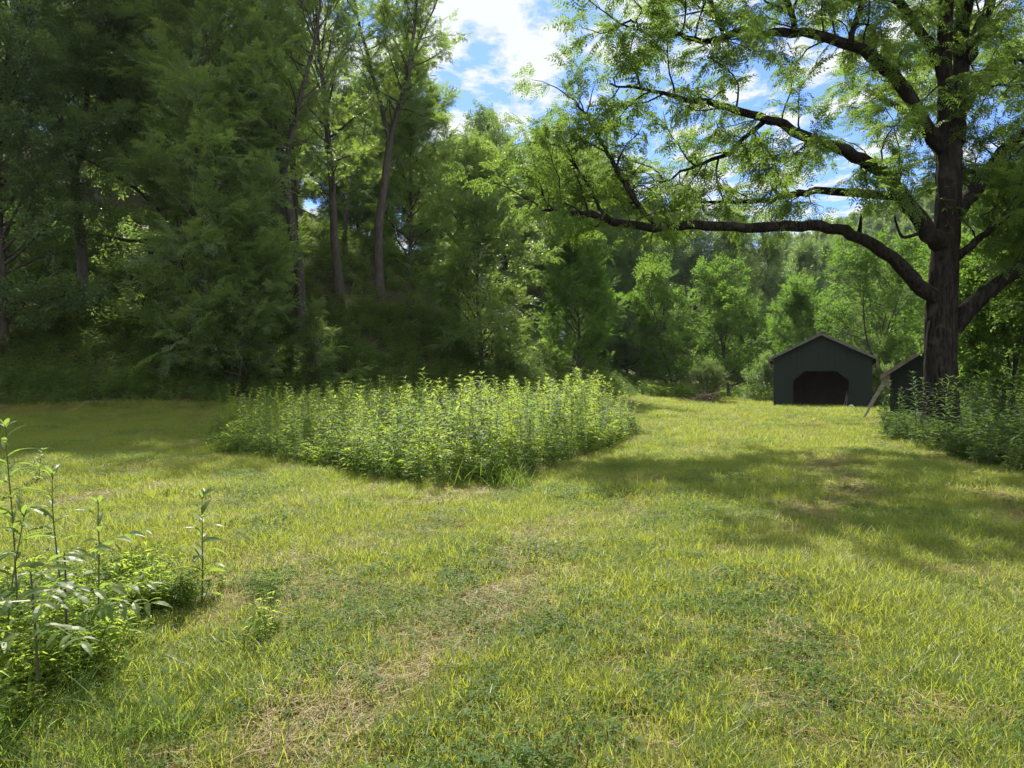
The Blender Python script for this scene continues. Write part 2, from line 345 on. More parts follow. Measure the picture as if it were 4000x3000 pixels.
def leaf_strip(L_, W_, n=6, droop=.3, fold=.25, wave=0., peak=.4):
    t = np.linspace(0, 1, n+1); w = np.where(t < peak, np.sin(t/peak*np.pi/2)**.8, np.cos((t-peak)/(1-peak)*np.pi/2)**.9)*W_/2; w[0] = .004
    w[-1] = .0008; x = L_*t*(1-.12*droop*t); z = L_*(.15*t-(droop+.15)*t*t); zz = wave*W_*np.sin(t*11)
    mid = np.stack((x, 0*t, z), -1); le = np.stack((x, w, z+fold*w+zz), -1); ri = np.stack((x, -w, z+fold*w-zz), -1)
    q = []
    for k in range(n):
        q.append((mid[k], mid[k+1], le[k+1], le[k])); q.append((ri[k], ri[k+1], mid[k+1], mid[k]))
    return np.array(q)
def pinnate(rng, L_, pairs, ll, lw, droop=.35, fine=False):
    """compound leaf along +x"""
    Q = []
    def c(t): return np.array((L_*t*(1-.1*droop*t), 0, L_*(.12*t-droop*t*t)))
    mk = (lambda l, w: leaf_strip(l, w, 4, .25, .2)) if fine else (lambda l, w: leaf1(l, w, .12))
    for k in range(pairs):
        t = .22+.72*k/(pairs-1); z = ll*(.75+.35*math.sin(math.pi*(k+.6)/pairs))
        for sgn in (-1, 1):
            d = np.array([[.45+rng.normal(0, .1), sgn*1., -.28+rng.normal(0, .15)]])
            Q.append(stamp(mk(z, lw*z/ll), frames(d, np.array([sgn*rng.normal(.2, .25)])), c(t+rng.normal(0, .012))[None], np.ones(1)))
    Q.append(stamp(mk(ll, lw), frames(np.array([c(1)-c(.9)]), np.zeros(1)), c(1)[None], np.ones(1)))
    w = np.array((0, .004+.002*L_, 0))
    Q.append(np.array([[c(0)-w, c(.5)-w, c(.5)+w, c(0)+w], [c(.5)-w, c(1)-w*.4, c(1)+w*.4, c(.5)+w]]))
    return np.concatenate(Q)

def spray_pinnate(seed, n=6, L_=.42, pairs=5, ll=.1, lw=.036, stem=.5, droop=.45):
    rng = np.random.default_rng(seed); Q = []; r = []
    for k in range(n):
        t = .15+.85*k/(n-1); yaw = (1 if k % 2 else -1)*rng.uniform(.5, 1.15) if k < n-1 else rng.normal(0, .2)
        d = np.array([[math.cos(yaw), math.sin(yaw), rng.normal(.12, .25)]])
        q = stamp(pinnate(rng, L_*rng.uniform(.75, 1.15), pairs, ll, lw, droop), frames(d, rng.normal(0, .35, 1)), np.array([[stem*t, 0, -.05*t]]), np.ones(1))
        Q.append(q); r.append(np.full(len(q), rng.uniform(0, 1)))
    w = np.array((0, .006, 0)); Q.append(np.array([[-w, np.array((stem, 0, -.05))-w*.4, np.array((stem, 0, -.05))+w*.4, w]])); r.append(np.zeros(1))
    return np.concatenate(Q), np.clip(np.concatenate(r)+rng.normal(0, .08, sum(map(len, r))), 0, 1)
def spray_simple(seed, n=34, ll=.12, lw=.075, stem=.7, spread=.32):
    rng = np.random.default_rng(seed); Q = []
    for k in range(n):
        t = rng.uniform(.05, 1)**.8; yaw = rng.uniform(-1.5, 1.5); off = rng.uniform(0, spread)*(1.1-t*.6)
        p = np.array([[stem*t+off*math.cos(yaw)*.6, off*math.sin(yaw), rng.normal(0, .07)-.06*t]])
        d = np.array([[math.cos(yaw), math.sin(yaw), rng.normal(-.25, .3)]])
        Q.append(stamp(leaf1(ll, lw, .15, .45), frames(d, rng.normal(0, .5, 1)), p, rng.uniform(.65, 1.2, 1)))
    Q = np.concatenate(Q); w = np.array((0, .008, 0))
    Q = np.concatenate((Q, [[-w, np.array((stem, 0, -.06))-w*.4, np.array((stem, 0, -.06))+w*.4, w]]))
    return Q, rng.uniform(0, 1, len(Q))

# ------------------------------------------------------------------ trees
def path(p, d, L_, n, rng, wander=.18, up=.04):
    pts = [np.array(p, float)]; d = unit(np.array(d, float))
    for _ in range(n):
        d = unit(d+rng.normal(0, wander, 3)+np.array((0, 0, up))); pts.append(pts[-1]+d*L_/n)
    return np.array(pts)
def at_frac(pts, f):
    x = f*(len(pts)-1); i = min(int(x), len(pts)-2); return pts[i]*(1-x+i)+pts[i+1]*(x-i), unit(pts[i+1]-pts[i])
def put_sprays(mb, rng, sprays, tips, dirs, s0, s1, roll=.35):
    tips = np.array(tips); dirs = np.array(dirs); k = rng.integers(0, len(sprays), len(tips))
    for v, (Q, r) in enumerate(sprays):
        sel = k == v
        if not sel.any(): continue
        n = sel.sum(); sc = rng.uniform(s0, s1, n)
        out = stamp(Q, frames(dirs[sel], rng.normal(0, roll, n)), tips[sel], sc)
        rr = np.clip(np.tile(r, n)*.65+np.repeat(rng.uniform(0, .35, n), len(r)), 0, 1); mb.quads(out, 0, rr)
def forest_tree(seed, H, R, base, nl, sprays, leaf, bark, ss=(.8, 1.15), step=.55, fork=None, shape='oval', lean=0., up=.05, r0=None, skip=.1, el0=.3, dn=3.0):
    rng = np.random.default_rng(seed); wood = MB(); crown = MB(); tips = []; dirs = []
    r0 = r0 or (.0095*H+.03)
    def stem_of(p, d, h, r):
        pts = path(p, d, h, 12, rng, .05, .05); rad = r*(1-np.linspace(0, 1, 13)**1.15*.93)
        return pts, rad
    stems = []
    if fork:
        pts = path((0, 0, -.4), (lean, rng.normal(0, .03), 1), H*fork+.4, 6, rng, .04, .05); rad = np.linspace(r0*1.15, r0*.9, 7); rad[0] = r0*1.7; wood.tube(pts, rad, 10)
        for k in range(3 if fork < .45 else 2):
            a = rng.uniform(0, 6.28) if k == 0 else a+2.1+rng.normal(0, .4)
            stems.append(stem_of(pts[-1], (math.cos(a)*.33, math.sin(a)*.33, 1), H*(1-fork)*rng.uniform(.85, 1.0), r0*.62))
        zb = 0.05
    else:
        pts, rad = stem_of((0, 0, -.4), (lean, rng.normal(0, .03), 1), H+.4, r0); rad[0] *= 1.6; rad[1] *= 1.1; stems.append((pts, rad)); zb = base
    for pts, rad in stems:
        wood.tube(pts, rad, 9)
        tips.append(pts[-1]); dirs.append(pts[-1]-pts[-2])
    ga = rng.uniform(0, 6.28)
    for li in range(nl):
        pts, rad = stems[li % len(stems)]; n_on = nl/len(stems); u = (li//len(stems)+.5)/n_on
        t = zb+(.98-zb)*u; ga += 2.4+rng.normal(0, .35)
        p, td = at_frac(pts, t); rr = np.interp(t*12, range(13), rad)
        if shape == 'oval': prof = .5+.6*math.sin(math.pi*(u*.7+.12))
        elif shape == 'cone': prof = 1.1-.85*u
        else: prof = .55+.5*math.sin(math.pi*(u*.75+.2))
        Ln = R*prof*rng.uniform(.65, 1.2); el = el0+.95*u+rng.normal(0, .2)
        lp = path(p, (math.cos(ga)*math.cos(el), math.sin(ga)*math.cos(el), math.sin(el)), Ln, 6, rng, .14, up)
        wood.tube(lp, np.linspace(min(rr*.5, .018*Ln+.012), .008, 7), 6)
        if rng.uniform() < skip and li > 2: tips.append(lp[-1]); dirs.append(lp[-1]-lp[-2]); continue
        ns = max(4, int(Ln*dn))
        for sI in range(ns):
            f = .3+.7*(sI+rng.uniform(0, .8))/ns; f = min(f, .99)
            q, ld = at_frac(lp, f); sgn = 1 if sI % 2 else -1; an = sgn*rng.uniform(.55, 1.2)
            hd = np.array((ld[0]*math.cos(an)-ld[1]*math.sin(an), ld[0]*math.sin(an)+ld[1]*math.cos(an), ld[2]*.6+rng.normal(.08, .22)))
            sL = (.3+.34*Ln*(1.15-f))*rng.uniform(.7, 1.3); sp = path(q, hd, sL, 3, rng, .15, .02)
            wood.tube(sp, np.linspace(.012, .005, 4), 4, cap=False)
            m_ = max(1, int(sL/step))
            for w_ in range(m_+1):
                tq, tdv = at_frac(sp, min(.99, .25+.75*w_/m_)); tips.append(tq); dirs.append(tdv*.8+rng.normal(0, .5, 3)*np.array((1, 1, .9)))
        tips.append(lp[-1]); dirs.append(lp[-1]-lp[-2])
    put_sprays(crown, rng, sprays, tips, dirs, *ss)
    return wood.mesh('trunk', [bark]), crown.mesh('crown', [leaf])
SP_PIN = [spray_pinnate(s, 6, .46, 5, .135, .052, .55) for s in (1, 2, 3, 4)]
SP_LOC = [spray_pinnate(s, 6, .34, 5, .1, .05, .6, .25) for s in (11, 12, 13)]
SP_SIM = [spray_simple(s) for s in (5, 6, 7, 8)]
SP_MAP = [spray_simple(s, 26, .15, .11, .7, .36) for s in (15, 16, 17)]
SP_FIN = [spray_simple(s, 46, .07, .045, .5, .22) for s in (25, 26, 27)]
KIND = {}
def kind(k, *a, **b): KIND[k] = forest_tree(*a, **b)
kind('tall', 101, 25, 4.0, .22, 60, SP_LOC, M['mid_leaf'], M['bark'], (1.05, 1.5), .6, up=.06, skip=.12, el0=.45, dn=2.4)
kind('tall2', 102, 25, 3.9, .3, 58, SP_LOC, M['mid_leaf'], M['bark'], (1.05, 1.5), .6, fork=.4, up=.06, skip=.12, el0=.4, dn=2.4)
kind('pale', 103, 22, 5.2, .25, 56, SP_SIM, M['dark_leaf'], M['pale_bark'], (1.1, 1.6), .5, fork=.3, skip=.1)
kind('dense', 104, 20, 5.6, .08, 78, SP_SIM, M['dark_leaf'], M['bark'], (1.1, 1.7), .5, shape='oval', el0=.15)
kind('dense2', 105, 19, 5.4, .06, 72, SP_MAP, M['dark_leaf'], M['bark'], (1.05, 1.6), .5, shape='round', el0=.2)
kind('droop', 106, 15, 4.4, .05, 52, SP_PIN+SP_LOC, M['mid_leaf'], M['bark'], (1.1, 1.5), .5, up=.04, el0=.4)
kind('droop2', 107, 12, 4.0, .06, 54, SP_PIN+SP_MAP, M['mid_leaf'], M['bark'], (1.05, 1.45), .5, up=.04, el0=.4, shape='round')
kind('round', 108, 9.5, 3.5, .08, 56, SP_MAP, M['bright_leaf'], M['bark'], (.8, 1.2), .42, shape='round')
kind('locust', 109, 10, 3.4, .1, 52, SP_LOC, M['bright_leaf'], M['bark'], (1., 1.4), .42, el0=.35)
kind('maple', 110, 10, 4.2, .12, 46, SP_MAP, M['bright_leaf'], M['bark'], (.85, 1.2), .5, fork=.28, shape='round', skip=.15)
kind('olive', 111, 6.5, 2.6, .06, 44, SP_FIN, M['pale_leaf'], M['pale_bark'], (.95, 1.35), .36, shape='round')
kind('sapling', 112, 5, 1.7, .1, 30, SP_PIN, M['mid_leaf'], M['bark'], (.7, 1.0), .35, el0=.4)
kind('shrub', 113, 2.4, 1.5, .03, 54, SP_FIN, M['pale_leaf'], M['bark'], (.7, 1.1), .26, fork=.08, shape='round', up=.08, r0=.03)
kind('bush', 114, 2.0, 1.4, .03, 44, SP_SIM, M['dark_leaf'], M['bark'], (.6, .9), .3, shape='round', r0=.03)

def plant_tree(k, x, y, s, rz, name, label, cat='tree', group=None, sz=1., z=None):
    o = empty(name, (x, y, h1(x, y)-.05 if z is None else z), rz, s); o.scale = (s, s, s*sz)
    for nm, me in zip(('trunk', 'crown'), KIND[k]):
        c = bpy.data.objects.new(nm, me); C.objects.link(c); c.parent = o
    return tag(o, label, cat, group)
def T(k, px, Y, s, rz, name, label, cat='tree', group=None, sz=1.):
    return plant_tree(k, (px-2000)/F*Y, Y, s, rz, name, label, cat, group, sz)

T('pale', 330, 37, 1.05, .4, 'forked_tree', 'pale barked forked tree in deep shade behind the left meadow')
T('droop', 800, 33, 1.15, 1.2, 'drooping_tree', 'drooping compound-leaved tree at the forest edge, sunlit along its right side')
T('dense', 640, 39, 1.12, 2.2, 'shade_tree', 'big dark crowned tree towering behind the drooping forest edge tree')
T('droop2', 930, 31.5, .62, 2.9, 'drooping_tree', 'low drooping tree whose tips hang over dark undergrowth left of the weed patch')
T('tall', 1330, 43, 1.0, .0, 'tall_tree', 'tall thin-trunked airy tree, left one of the pair against the blue sky')
T('tall2', 1480, 45, 1.02, 1.1, 'tall_tree', 'tall airy tree whose crown borders the open sky on its left')
T('droop', 1600, 52, .95, .5, 'backdrop_tree', 'leafy tree filling the space behind the tall pair')
T('dense2', 1720, 60, .54, 2.5, 'backdrop_tree', 'rounded tree on the slope just right of and behind the tall pair')
T('tall', 1150, 52, .95, 2.0, 'tall_tree', 'slim airy tree in the gap left of the tall pair')
T('droop2', 1890, 38.5, .88, .6, 'sunlit_tree', 'yellow-green sunlit tree hanging over the slope behind the weed patch')
T('locust', 2270, 43, .85, 2.0, 'leaning_tree', 'bright leaning tree with bare lower trunks below the long walnut limb')
T('tall2', 2150, 47, .6, .3, 'slim_tree', 'slim twin-stemmed tree on the slope beside the bright leaning tree')
T('round', 2850, 58, 1.08, .2, 'bright_tree', 'bright green rounded tree left of the green barn')
T('round', 2640, 54, .95, 1.9, 'bright_tree', 'mid green bushy tree behind the round shrub')
T('locust', 3130, 62, .85, 1.0, 'bright_tree', 'small yellow-green tree peeking over the left slope of the barn roof')
T('olive', 3300, 56, 1.0, .7, 'grey_shrub', 'tall grey-green shrub rising directly behind the barn roof', 'shrub')
T('maple', 3440, 47, .95, .5, 'maple_tree', 'sunlit spreading maple hanging over the right end of the barn roof')
T('sapling', 3470, 46, .7, 1.5, 'thin_sapling', 'thin sapling in the sunny gap between barn and shed', 'sapling')
T('round', 3860, 40, .9, 1.0, 'broadleaf_tree', 'leafy tree seen between the walnut trunk and its lowest right limb')
T('shrub', 2770, 45.0, .78, .3, 'round_shrub', 'round sunlit shrub by the brush pile at the meadow end', 'shrub')
T('bush', 2985, 47, 1.0, 1.0, 'dark_bush', 'dark bush against the left wall of the barn', 'shrub')
T('bush', 3440, 40, .75, 2.0, 'dark_bush', 'low dark bush between the ladder and the barn corner', 'shrub')
T('sapling', 1230, 33.5, .62, .2, 'dim_sapling', 'dim young tree at the slope foot behind the left half of the weed patch', 'sapling')
T('sapling', 1990, 40, .8, 1.2, 'lit_sapling', 'leafy young tree below the yellow-green sunlit tree', 'sapling')
T('maple', 3960, 21.3, .6, 2.1, 'broadleaf_tree', 'sunlit low-branched tree on the far right behind the walnut trunk')
T('round', 3935, 21.8, .55, .8, 'leafy_sapling', 'dense bright young tree hiding the right half of the small shed')
T('maple', 4200, 19.5, .72, 2.9, 'broadleaf_tree', 'broadleaf tree cut by the right edge of the view')
def TT(k, px, Y, ytop, rz, name, label, group=None):
    x = (px-2000)/F*Y; H = {'dense': 22, 'dense2': 21, 'droop': 17, 'droop2': 13.6, 'tall': 26.5, 'round': 11}[k]
    return plant_tree(k, x, Y, (CZ-(ytop-HZ)/F*Y-h1(x, Y))/H, rz, name, label, 'tree', group)
TT('dense2', 1880, 74, 445, .9, 'skyline_tree', 'dark rounded treetop standing highest on the skyline under the clouds')
TT('dense2', 1400, 68, 330, .9, 'backdrop_tree', 'dark rounded tree far behind, filling the gap between the two tall airy trees')
TT('dense', 1160, 66, 250, 2.2, 'backdrop_tree', 'dark tree far behind, filling the gap left of the tall airy pair')
TT('dense', 2740, 92, 815, 2.6, 'dark_tree', 'darkest big tree rising behind the long limb right of centre')
for k_, (px, Y, yt) in enumerate(((1795, 64, 560), (1800, 76, 590), (1985, 66, 560), (2080, 72, 570), (2180, 75, 600), (2290, 78, 630), (2400, 82, 720), (2500, 86, 790), (2600, 90, 850), (2850, 94, 870), (2970, 100, 925), (3110, 105, 965), (3260, 110, 970), (2130, 62, 640), (2330, 68, 760), (2450, 70, 850))):
    TT(('dense2', 'droop', 'dense', 'dense2')[k_ % 4], px, Y, yt, k_*1.7, 'skyline_tree', 'tree of the stepped skyline running down from the tall pair to behind the barn', 'trees of the stepped skyline')
# the rest of the wood, told apart only by standing in it
rng = np.random.default_rng(77); taken = [(o.location.x, o.location.y) for o in SC.objects if o.type == 'EMPTY']
nw = 0
for row, (off, spc) in enumerate(((4, 7.5), (23, 8), (34, 9), (48, 11))):
    s_tot = np.concatenate(([0], np.cumsum(np.hypot(*np.diff(BASE, axis=0).T)))); u = 22
    while u < s_tot[-1]-250:
        bx = np.interp(u, s_tot, BASE[:, 0]); by = np.interp(u, s_tot, BASE[:, 1]); i = min(np.searchsorted(s_tot, u), len(BASE)-1); d = unit(BASE[i]-BASE[i-1])
        x = bx-d[1]*off+rng.normal(0, 1.3); y = by+d[0]*off+rng.normal(0, 1.3); u += spc*rng.uniform(.8, 1.2)
        if y < 8 or x < -.98*y-12 or x > 1.0*y: continue
        az = x/y
        if row < 1 and -.27 < az < -.06: continue                    # the thin place where light falls on the slope
        if row == 0 and az > -.27 and rng.uniform() < .6: continue
        if any(math.hypot(x-a, y-b) < 3.0 for a, b in taken): continue
        lim = (1.65+.36*y) if az > -.11 else 1e9                      # the skyline right of the tall pair
        k = rng.choice(['dense', 'dense2', 'pale', 'droop', 'tall', 'tall2'] if az < -.1 else ['dense', 'dense2', 'droop', 'droop2'], p=[.25, .2, .15, .2, .1, .1] if az < -.1 else [.25, .3, .25, .2])
        Hk = dict(dense=20, dense2=19, pale=22, droop=15, droop2=12, tall=25, tall2=25)[k]
        s = rng.uniform(.85, 1.15)*(1 if row == 0 else .6)
        if az > -.11:
            top = np.interp(az, [-.11, -.06, -.03, .08, .2, .35, .5, .7], [.35, .315, .30, .27, .215, .185, .175, .19])*y*rng.uniform(.86, 1.02)+1.65
            s = min(s, (top-h1(x, y))/Hk)
            if s < .3: continue
        dup = plant_tree(k, x, y, s, rng.uniform(0, 6.28), 'forest_tree', 'broadleaf tree among the dense wood covering the hillside', 'tree', 'trees of the hillside wood')
        taken.append((x, y)); nw += 1
# trees on the valley floor behind the barn, closing the view
for k, px, Y, s in (('dense2', 3230, 84, .5), ('droop', 3390, 78, .62), ('dense', 3520, 90, .5), ('round', 3560, 60, .85), ('droop2', 3700, 66, .8), ('dense2', 3820, 76, .5), ('dense', 3960, 84, .5), ('droop2', 4120, 60, .9), ('locust', 3940, 48, .8), ('maple', 4300, 40, .9), ('dense2', 3330, 105, .55), ('dense', 3650, 110, .55), ('round', 2960, 74, 1.0), ('droop', 2900, 84, .7)):
    plant_tree(k, (px-2000)/F*Y, Y, s, rng.uniform(0, 6.28), 'valley_tree', 'leafy tree in the belt of trees closing the valley behind the barn and walnut', 'tree', 'trees closing the valley')
# distant wooded ridge: one mass
n = 2600; X = rng.uniform(30, 420, n); Y = rng.uniform(110, 420, n); ok = (X/Y < 1.1)&(X/Y > .3); X, Y = X[ok], Y[ok]
far = variant_set('far_tree', [KIND['dense2'][1], KIND['droop'][1]])
scatter('distant_forest', far, np.stack((X, Y, hgt(X, Y)), -1), rng.integers(0, 2, len(X)), np.stack((0*X, 0*X, rng.uniform(0, 6.28, len(X))), -1), rng.uniform(.5, .8, len(X)), 'far wooded ridge beyond the valley', 'forest')

# ------------------------------------------------------------------ the walnut
def walnut():
    rng = np.random.default_rng(5); Y0 = 18.7
    zb = h1((3680-2000)/F*Y0, Y0); root = empty('walnut_tree', (*P(3680, 0, Y0)[:2], zb))
    tag(root, 'large walnut tree with furrowed dark trunk and long arching limbs beside the shed', 'tree')
    org = np.array(root.location)
    def pl(pts, Ya, Yb, wob=.05):
        n = len(pts); a = np.array([P(x, y, Ya+(Yb-Ya)*k/(n-1)) for k, (x, y) in enumerate(pts)])
        t = np.linspace(0, n-1, (n-1)*3+1); out = np.stack([np.interp(t, range(n), a[:, c]) for c in range(3)], -1)
        for _ in range(2): out[1:-1] = (out[:-2]+2*out[1:-1]+out[2:])/4
        out[1:-1] += rng.normal(0, wob, out[1:-1].shape)*.5; return out-org
    def rough_tube(mb, pts, rad, n):
        mb.tube(pts, rad*(1+rng.normal(0, .035, len(rad))), n)
    tr = MB(); z0 = zb-.5
    tp = pl([(3682, 1840), (3682, 1740), (3678, 1600), (3672, 1400), (3676, 1200), (3690, 1000), (3702, 800), (3704, 620), (3706, 480)], Y0, Y0, .01)
    rr = np.interp(np.linspace(0, 8, len(tp)), range(9), [.78, .55, .43, .385, .38, .33, .3, .31, .3])
    # furrowed trunk: many-sided with ridges
    n = 64; th = np.arange(n)*2*np.pi/n; rows = []; dense = np.stack([np.interp(np.linspace(0, len(tp)-1, 240), range(len(tp)), tp[:, c]) for c in range(3)], -1)
    dr = np.interp(np.linspace(0, len(tp)-1, 240), range(len(tp)), rr)
    for k in range(240):
        z = dense[k][2]; fl = max(0, 1-(z)/1.0)
        u = th/(2*np.pi)*26
        ridge = vnoise(u+.8*np.sin(z*1.3)+.5*vnoise(th*3, np.full(n, z*2.), 33), np.full(n, z*1.1)+0*u, 31)*.5+vnoise((u*2) % 52, np.full(n, z*3.5), 32)*.5
        r = dr[k]*(1+.0*th)+.055*(ridge-.5)+fl*fl*.16*np.cos(th*5+.7)
        rows.append(dense[k]+np.stack((r*np.cos(th), r*np.sin(th), 0*th), -1))
    V = np.concatenate(rows); i = np.arange(239)[:, None]*n; j = np.arange(n)[None]; kk = (j+1) % n
    tr.grid(V, np.stack((i+j, i+kk, i+n+kk, i+n+j), -1).reshape(-1, 4), 0, .5, True)
    tr.build('trunk', M['walnut_bark'], root)
    limbs = []
    def limb(pts, Ya, Yb, r, f0=.25, dens=1., wob=.05, n=12, name='limb'):
        p_ = pl(pts, Ya, Yb, wob); rad = np.interp(np.linspace(0, 1, len(p_)), np.linspace(0, 1, len(r)), r)
        mb = MB(); rough_tube(mb, p_, rad*.86, n); mb.build(name, M['walnut_bark'], root); limbs.append((p_, f0, dens)); return p_
    limb([(3690, 560), (3690, 430), (3685, 200), (3692, 0), (3690, -300), (3650, -700)], Y0, Y0-.5, [.28, .24, .22, .2, .15, .06], .3)
    limb([(3722, 560), (3735, 430), (3755, 250), (3762, 0), (3790, -300), (3830, -700)], Y0, Y0+.5, [.3, .26, .24, .2, .15, .06], .35)
    limb([(3765, 240), (3800, 160), (3850, 60), (3900, -130), (3970, -400), (4050, -700)], Y0, Y0+1.5, [.2, .19, .17, .14, .1, .05], .2)
    limb([(3690, 590), (3620, 520), (3565, 400), (3480, 290), (3400, 220), (3300, 168), (3180, 138), (3050, 130), (2940, 142), (2880, 122), (2820, 150)], Y0, 16.6, [.24, .2, .17, .15, .13, .11, .1], .12)
    limb([(2830, 146), (2800, 80), (2770, 20), (2740, -60), (2650, -140)], 16.6, 16.2, [.09, .07, .04], .1, 1.3, n=8)
    limb([(2840, 150), (2760, 175), (2680, 150), (2600, 130), (2540, 150), (2490, 110), (2460, 80)], 16.6, 15.5, [.08, .06, .02], .05, 1.2, n=8)
    limb([(3110, 134), (3085, 60), (3060, -20), (3020, -140), (2960, -260)], 17, 17.4, [.09, .08, .03], .1, 1.2, n=8)
    limb([(3320, 180), (3350, 60), (3370, -40), (3330, -200), (3300, -400)], 17.5, 18, [.09, .08, .03], .1, 1.2, n=8)
    limb([(3700, 960), (3640, 940), (3585, 850), (3530, 780), (3480, 700), (3400, 640), (3300, 590), (3200, 560), (3100, 510), (3000, 465), (2880, 440), (2760, 400), (2640, 390), (2500, 340), (2380, 330)], Y0, 15.8, [.3, .26, .22, .2, .17, .14, .11, .08, .05, .02], .2, 1.25)
    limb([(3520, 770), (3420, 762), (3250, 745), (3150, 748), (3060, 765), (2980, 785), (2850, 800), (2720, 790), (2600, 760)], 18.2, 20.5, [.14, .12, .1, .06, .03], .3, 1.2, n=10)
    limb([(3000, 465), (2930, 520), (2850, 600), (2740, 640), (2620, 700), (2500, 720)], 17.2, 18.5, [.08, .06, .02], .1, 1.3, n=8)
    limb([(3690, 1200), (3630, 1150), (3560, 1090), (3480, 1000), (3400, 945), (3300, 902), (3200, 880), (3080, 886), (2950, 896), (2820, 880), (2650, 880), (2500, 888), (2400, 868), (2300, 838), (2220, 838), (2160, 815), (2110, 830)], Y0, 16.6, [.26, .22, .19, .17, .16, .15, .14, .12, .1, .07, .03], .62, 1.0)
    limb([(2560, 882), (2520, 840), (2460, 760), (2420, 690), (2375, 600), (2330, 540), (2310, 480), (2270, 430), (2240, 390)], 16.9, 18.0, [.09, .08, .06, .05, .02], .2, 1.25, n=8)
    limb([(2400, 868), (2340, 820), (2290, 720), (2250, 650), (2200, 590), (2160, 550)], 16.8, 18.8, [.06, .04, .02], .25, 1.1, n=8)
    limb([(3720, 1290), (3770, 1220), (3830, 1160), (3880, 1120), (3960, 1062), (4060, 1010), (4220, 930), (4420, 880)], Y0, 17.8, [.27, .24, .21, .17, .1], .45)
    limb([(3720, 850), (3770, 790), (3830, 710), (3900, 620), (3960, 560), (4080, 440), (4220, 330), (4400, 220)], Y0, 19.5, [.27, .23, .2, .16, .08], .2, 1.8)
    limb([(3720, 1020), (3790, 960), (3860, 905), (3920, 850), (4000, 790), (4150, 700), (4330, 640)], Y0, 17, [.13, .1, .08, .04], .2, 1.7, n=10)
    limb([(3860, 700), (3920, 760), (3960, 830), (4050, 900), (4150, 960)], 19, 18, [.07, .05, .02], .2, 1.3, n=8)
    limb([(3990, 345), (3940, 330), (3880, 340), (3800, 350)], 18.2, 18.4, [.05, .03, .015], .3, .8, n=6)
    limb([(3840, 80), (3900, 130), (3960, 230), (4060, 300), (4200, 340)], 19.5, 20, [.08, .06, .03], .2, 1.2, n=8)
    # limbs that run away from and towards the viewer high up
    limb([(3700, 640), (3640, 540), (3560, 470), (3470, 400), (3380, 360)], Y0, 24.5, [.2, .15, .05], .35, 1.1, n=10)
    limb([(3720, 500), (3790, 380), (3850, 280), (3900, 200)], Y0, 25, [.2, .14, .04], .35, 1.1, n=10)
    limb([(3690, 300), (3610, 150), (3480, -20), (3360, -200), (3250, -420)], Y0, 17, [.16, .12, .04], .25, 1.2, n=10)
    limb([(3760, 100), (3800, -100), (3850, -330), (3900, -600)], Y0, 15.5, [.14, .1, .03], .25, 1.2, n=10)
    # dead stubs
    st = MB()
    for pts in ([(3700, 905), (3640, 905), (3570, 915), (3530, 935), (3505, 905), (3490, 835)], [(3355, 915), (3358, 880), (3362, 832)]):
        p_ = pl(pts, Y0-.1, 18.0, .01); st.tube(p_, np.linspace(.07, .022, len(p_)), 8)
    st.build('dead_branch', M['walnut_bark'], root)
    tips = []; dirs = []; tw = MB()
    for lp, f0, dens in limbs:
        Ln = np.linalg.norm(np.diff(lp, axis=0), axis=1).sum(); ns = int(Ln*3.1*(1-f0)*dens)+3
        for s in range(ns):
            f = f0+(1-f0)*(s+rng.uniform(0, .9))/ns; q, d = at_frac(lp, min(f, .995))
            perp = unit(np.cross(d, rng.normal(0, 1, 3))); dd = d*rng.uniform(.2, .9)+perp*1.0+np.array((0, 0, .30))
            sL = rng.uniform(.6, 2.2)*(1.15-.4*f); sp = path(q, dd, sL, 6, rng, .22, -.02)
            tw.tube(sp, np.linspace(.012+.009*sL, .006, 7), 5, cap=False); m_ = max(2, int(sL/.3))
            for w_ in range(m_):
                tq, td = at_frac(sp, .25+.74*w_/(m_-1)); dv = td*.8+rng.normal(0, .55, 3); dv[2] -= .12
                if w_ < m_-1 and rng.uniform() < .5:
                    t2 = path(tq, dv, rng.uniform(.25, .7), 3, rng, .2, -.03); tw.tube(t2, np.linspace(.008, .004, 4), 4, cap=False); tips.append(t2[-1]); dirs.append(t2[-1]-t2[-2])
                tips.append(tq); dirs.append(dv)
    tw.build('branchwork', M['walnut_bark'], root)
    cr = MB(); sprays = [spray_pinnate(s, 7, .44, 6, .115, .04, .34, .5) for s in (41, 42, 43, 44, 45)]
    put_sprays(cr, rng, sprays, tips, dirs, .75, 1.15, .5); cr.build('crown', M['walnut_leaf'], root)
    return root
m, t = new_mat('walnut_bark'); N = t.nodes.new; K = t.links.new
tc = N('ShaderNodeTexCoord'); mp = N('ShaderNodeMapping'); mp.inputs['Scale'].default_value = (1, 1, .22); K(tc.outputs['Object'], mp.inputs[0])
n = N('ShaderNodeTexNoise'); n.inputs['Scale'].default_value = 16; n.inputs['Detail'].default_value = 6; n.inputs['Distortion'].default_value = .6; K(mp.outputs[0], n.inputs[0])
n2_ = N('ShaderNodeTexNoise'); n2_.inputs['Scale'].default_value = 2.2; n2_.inputs['Detail'].default_value = 5; K(tc.outputs['Object'], n2_.inputs[0])
rp = N('ShaderNodeValToRGB'); e = rp.color_ramp.elements; e[0].position = .35; e[0].color = (.006, .005, .0045, 1); e[1].position = .68; e[1].color = (.03, .026, .022, 1); K(n.outputs[0], rp.inputs[0])
rl = N('ShaderNodeValToRGB'); rl.color_ramp.elements[0].position = .58; rl.color_ramp.elements[1].position = .68; K(n2_.outputs[0], rl.inputs[0])
ml = N('ShaderNodeMath'); ml.operation = 'MULTIPLY'; ml.inputs[1].default_value = .5; K(rl.outputs[0], ml.inputs[0])
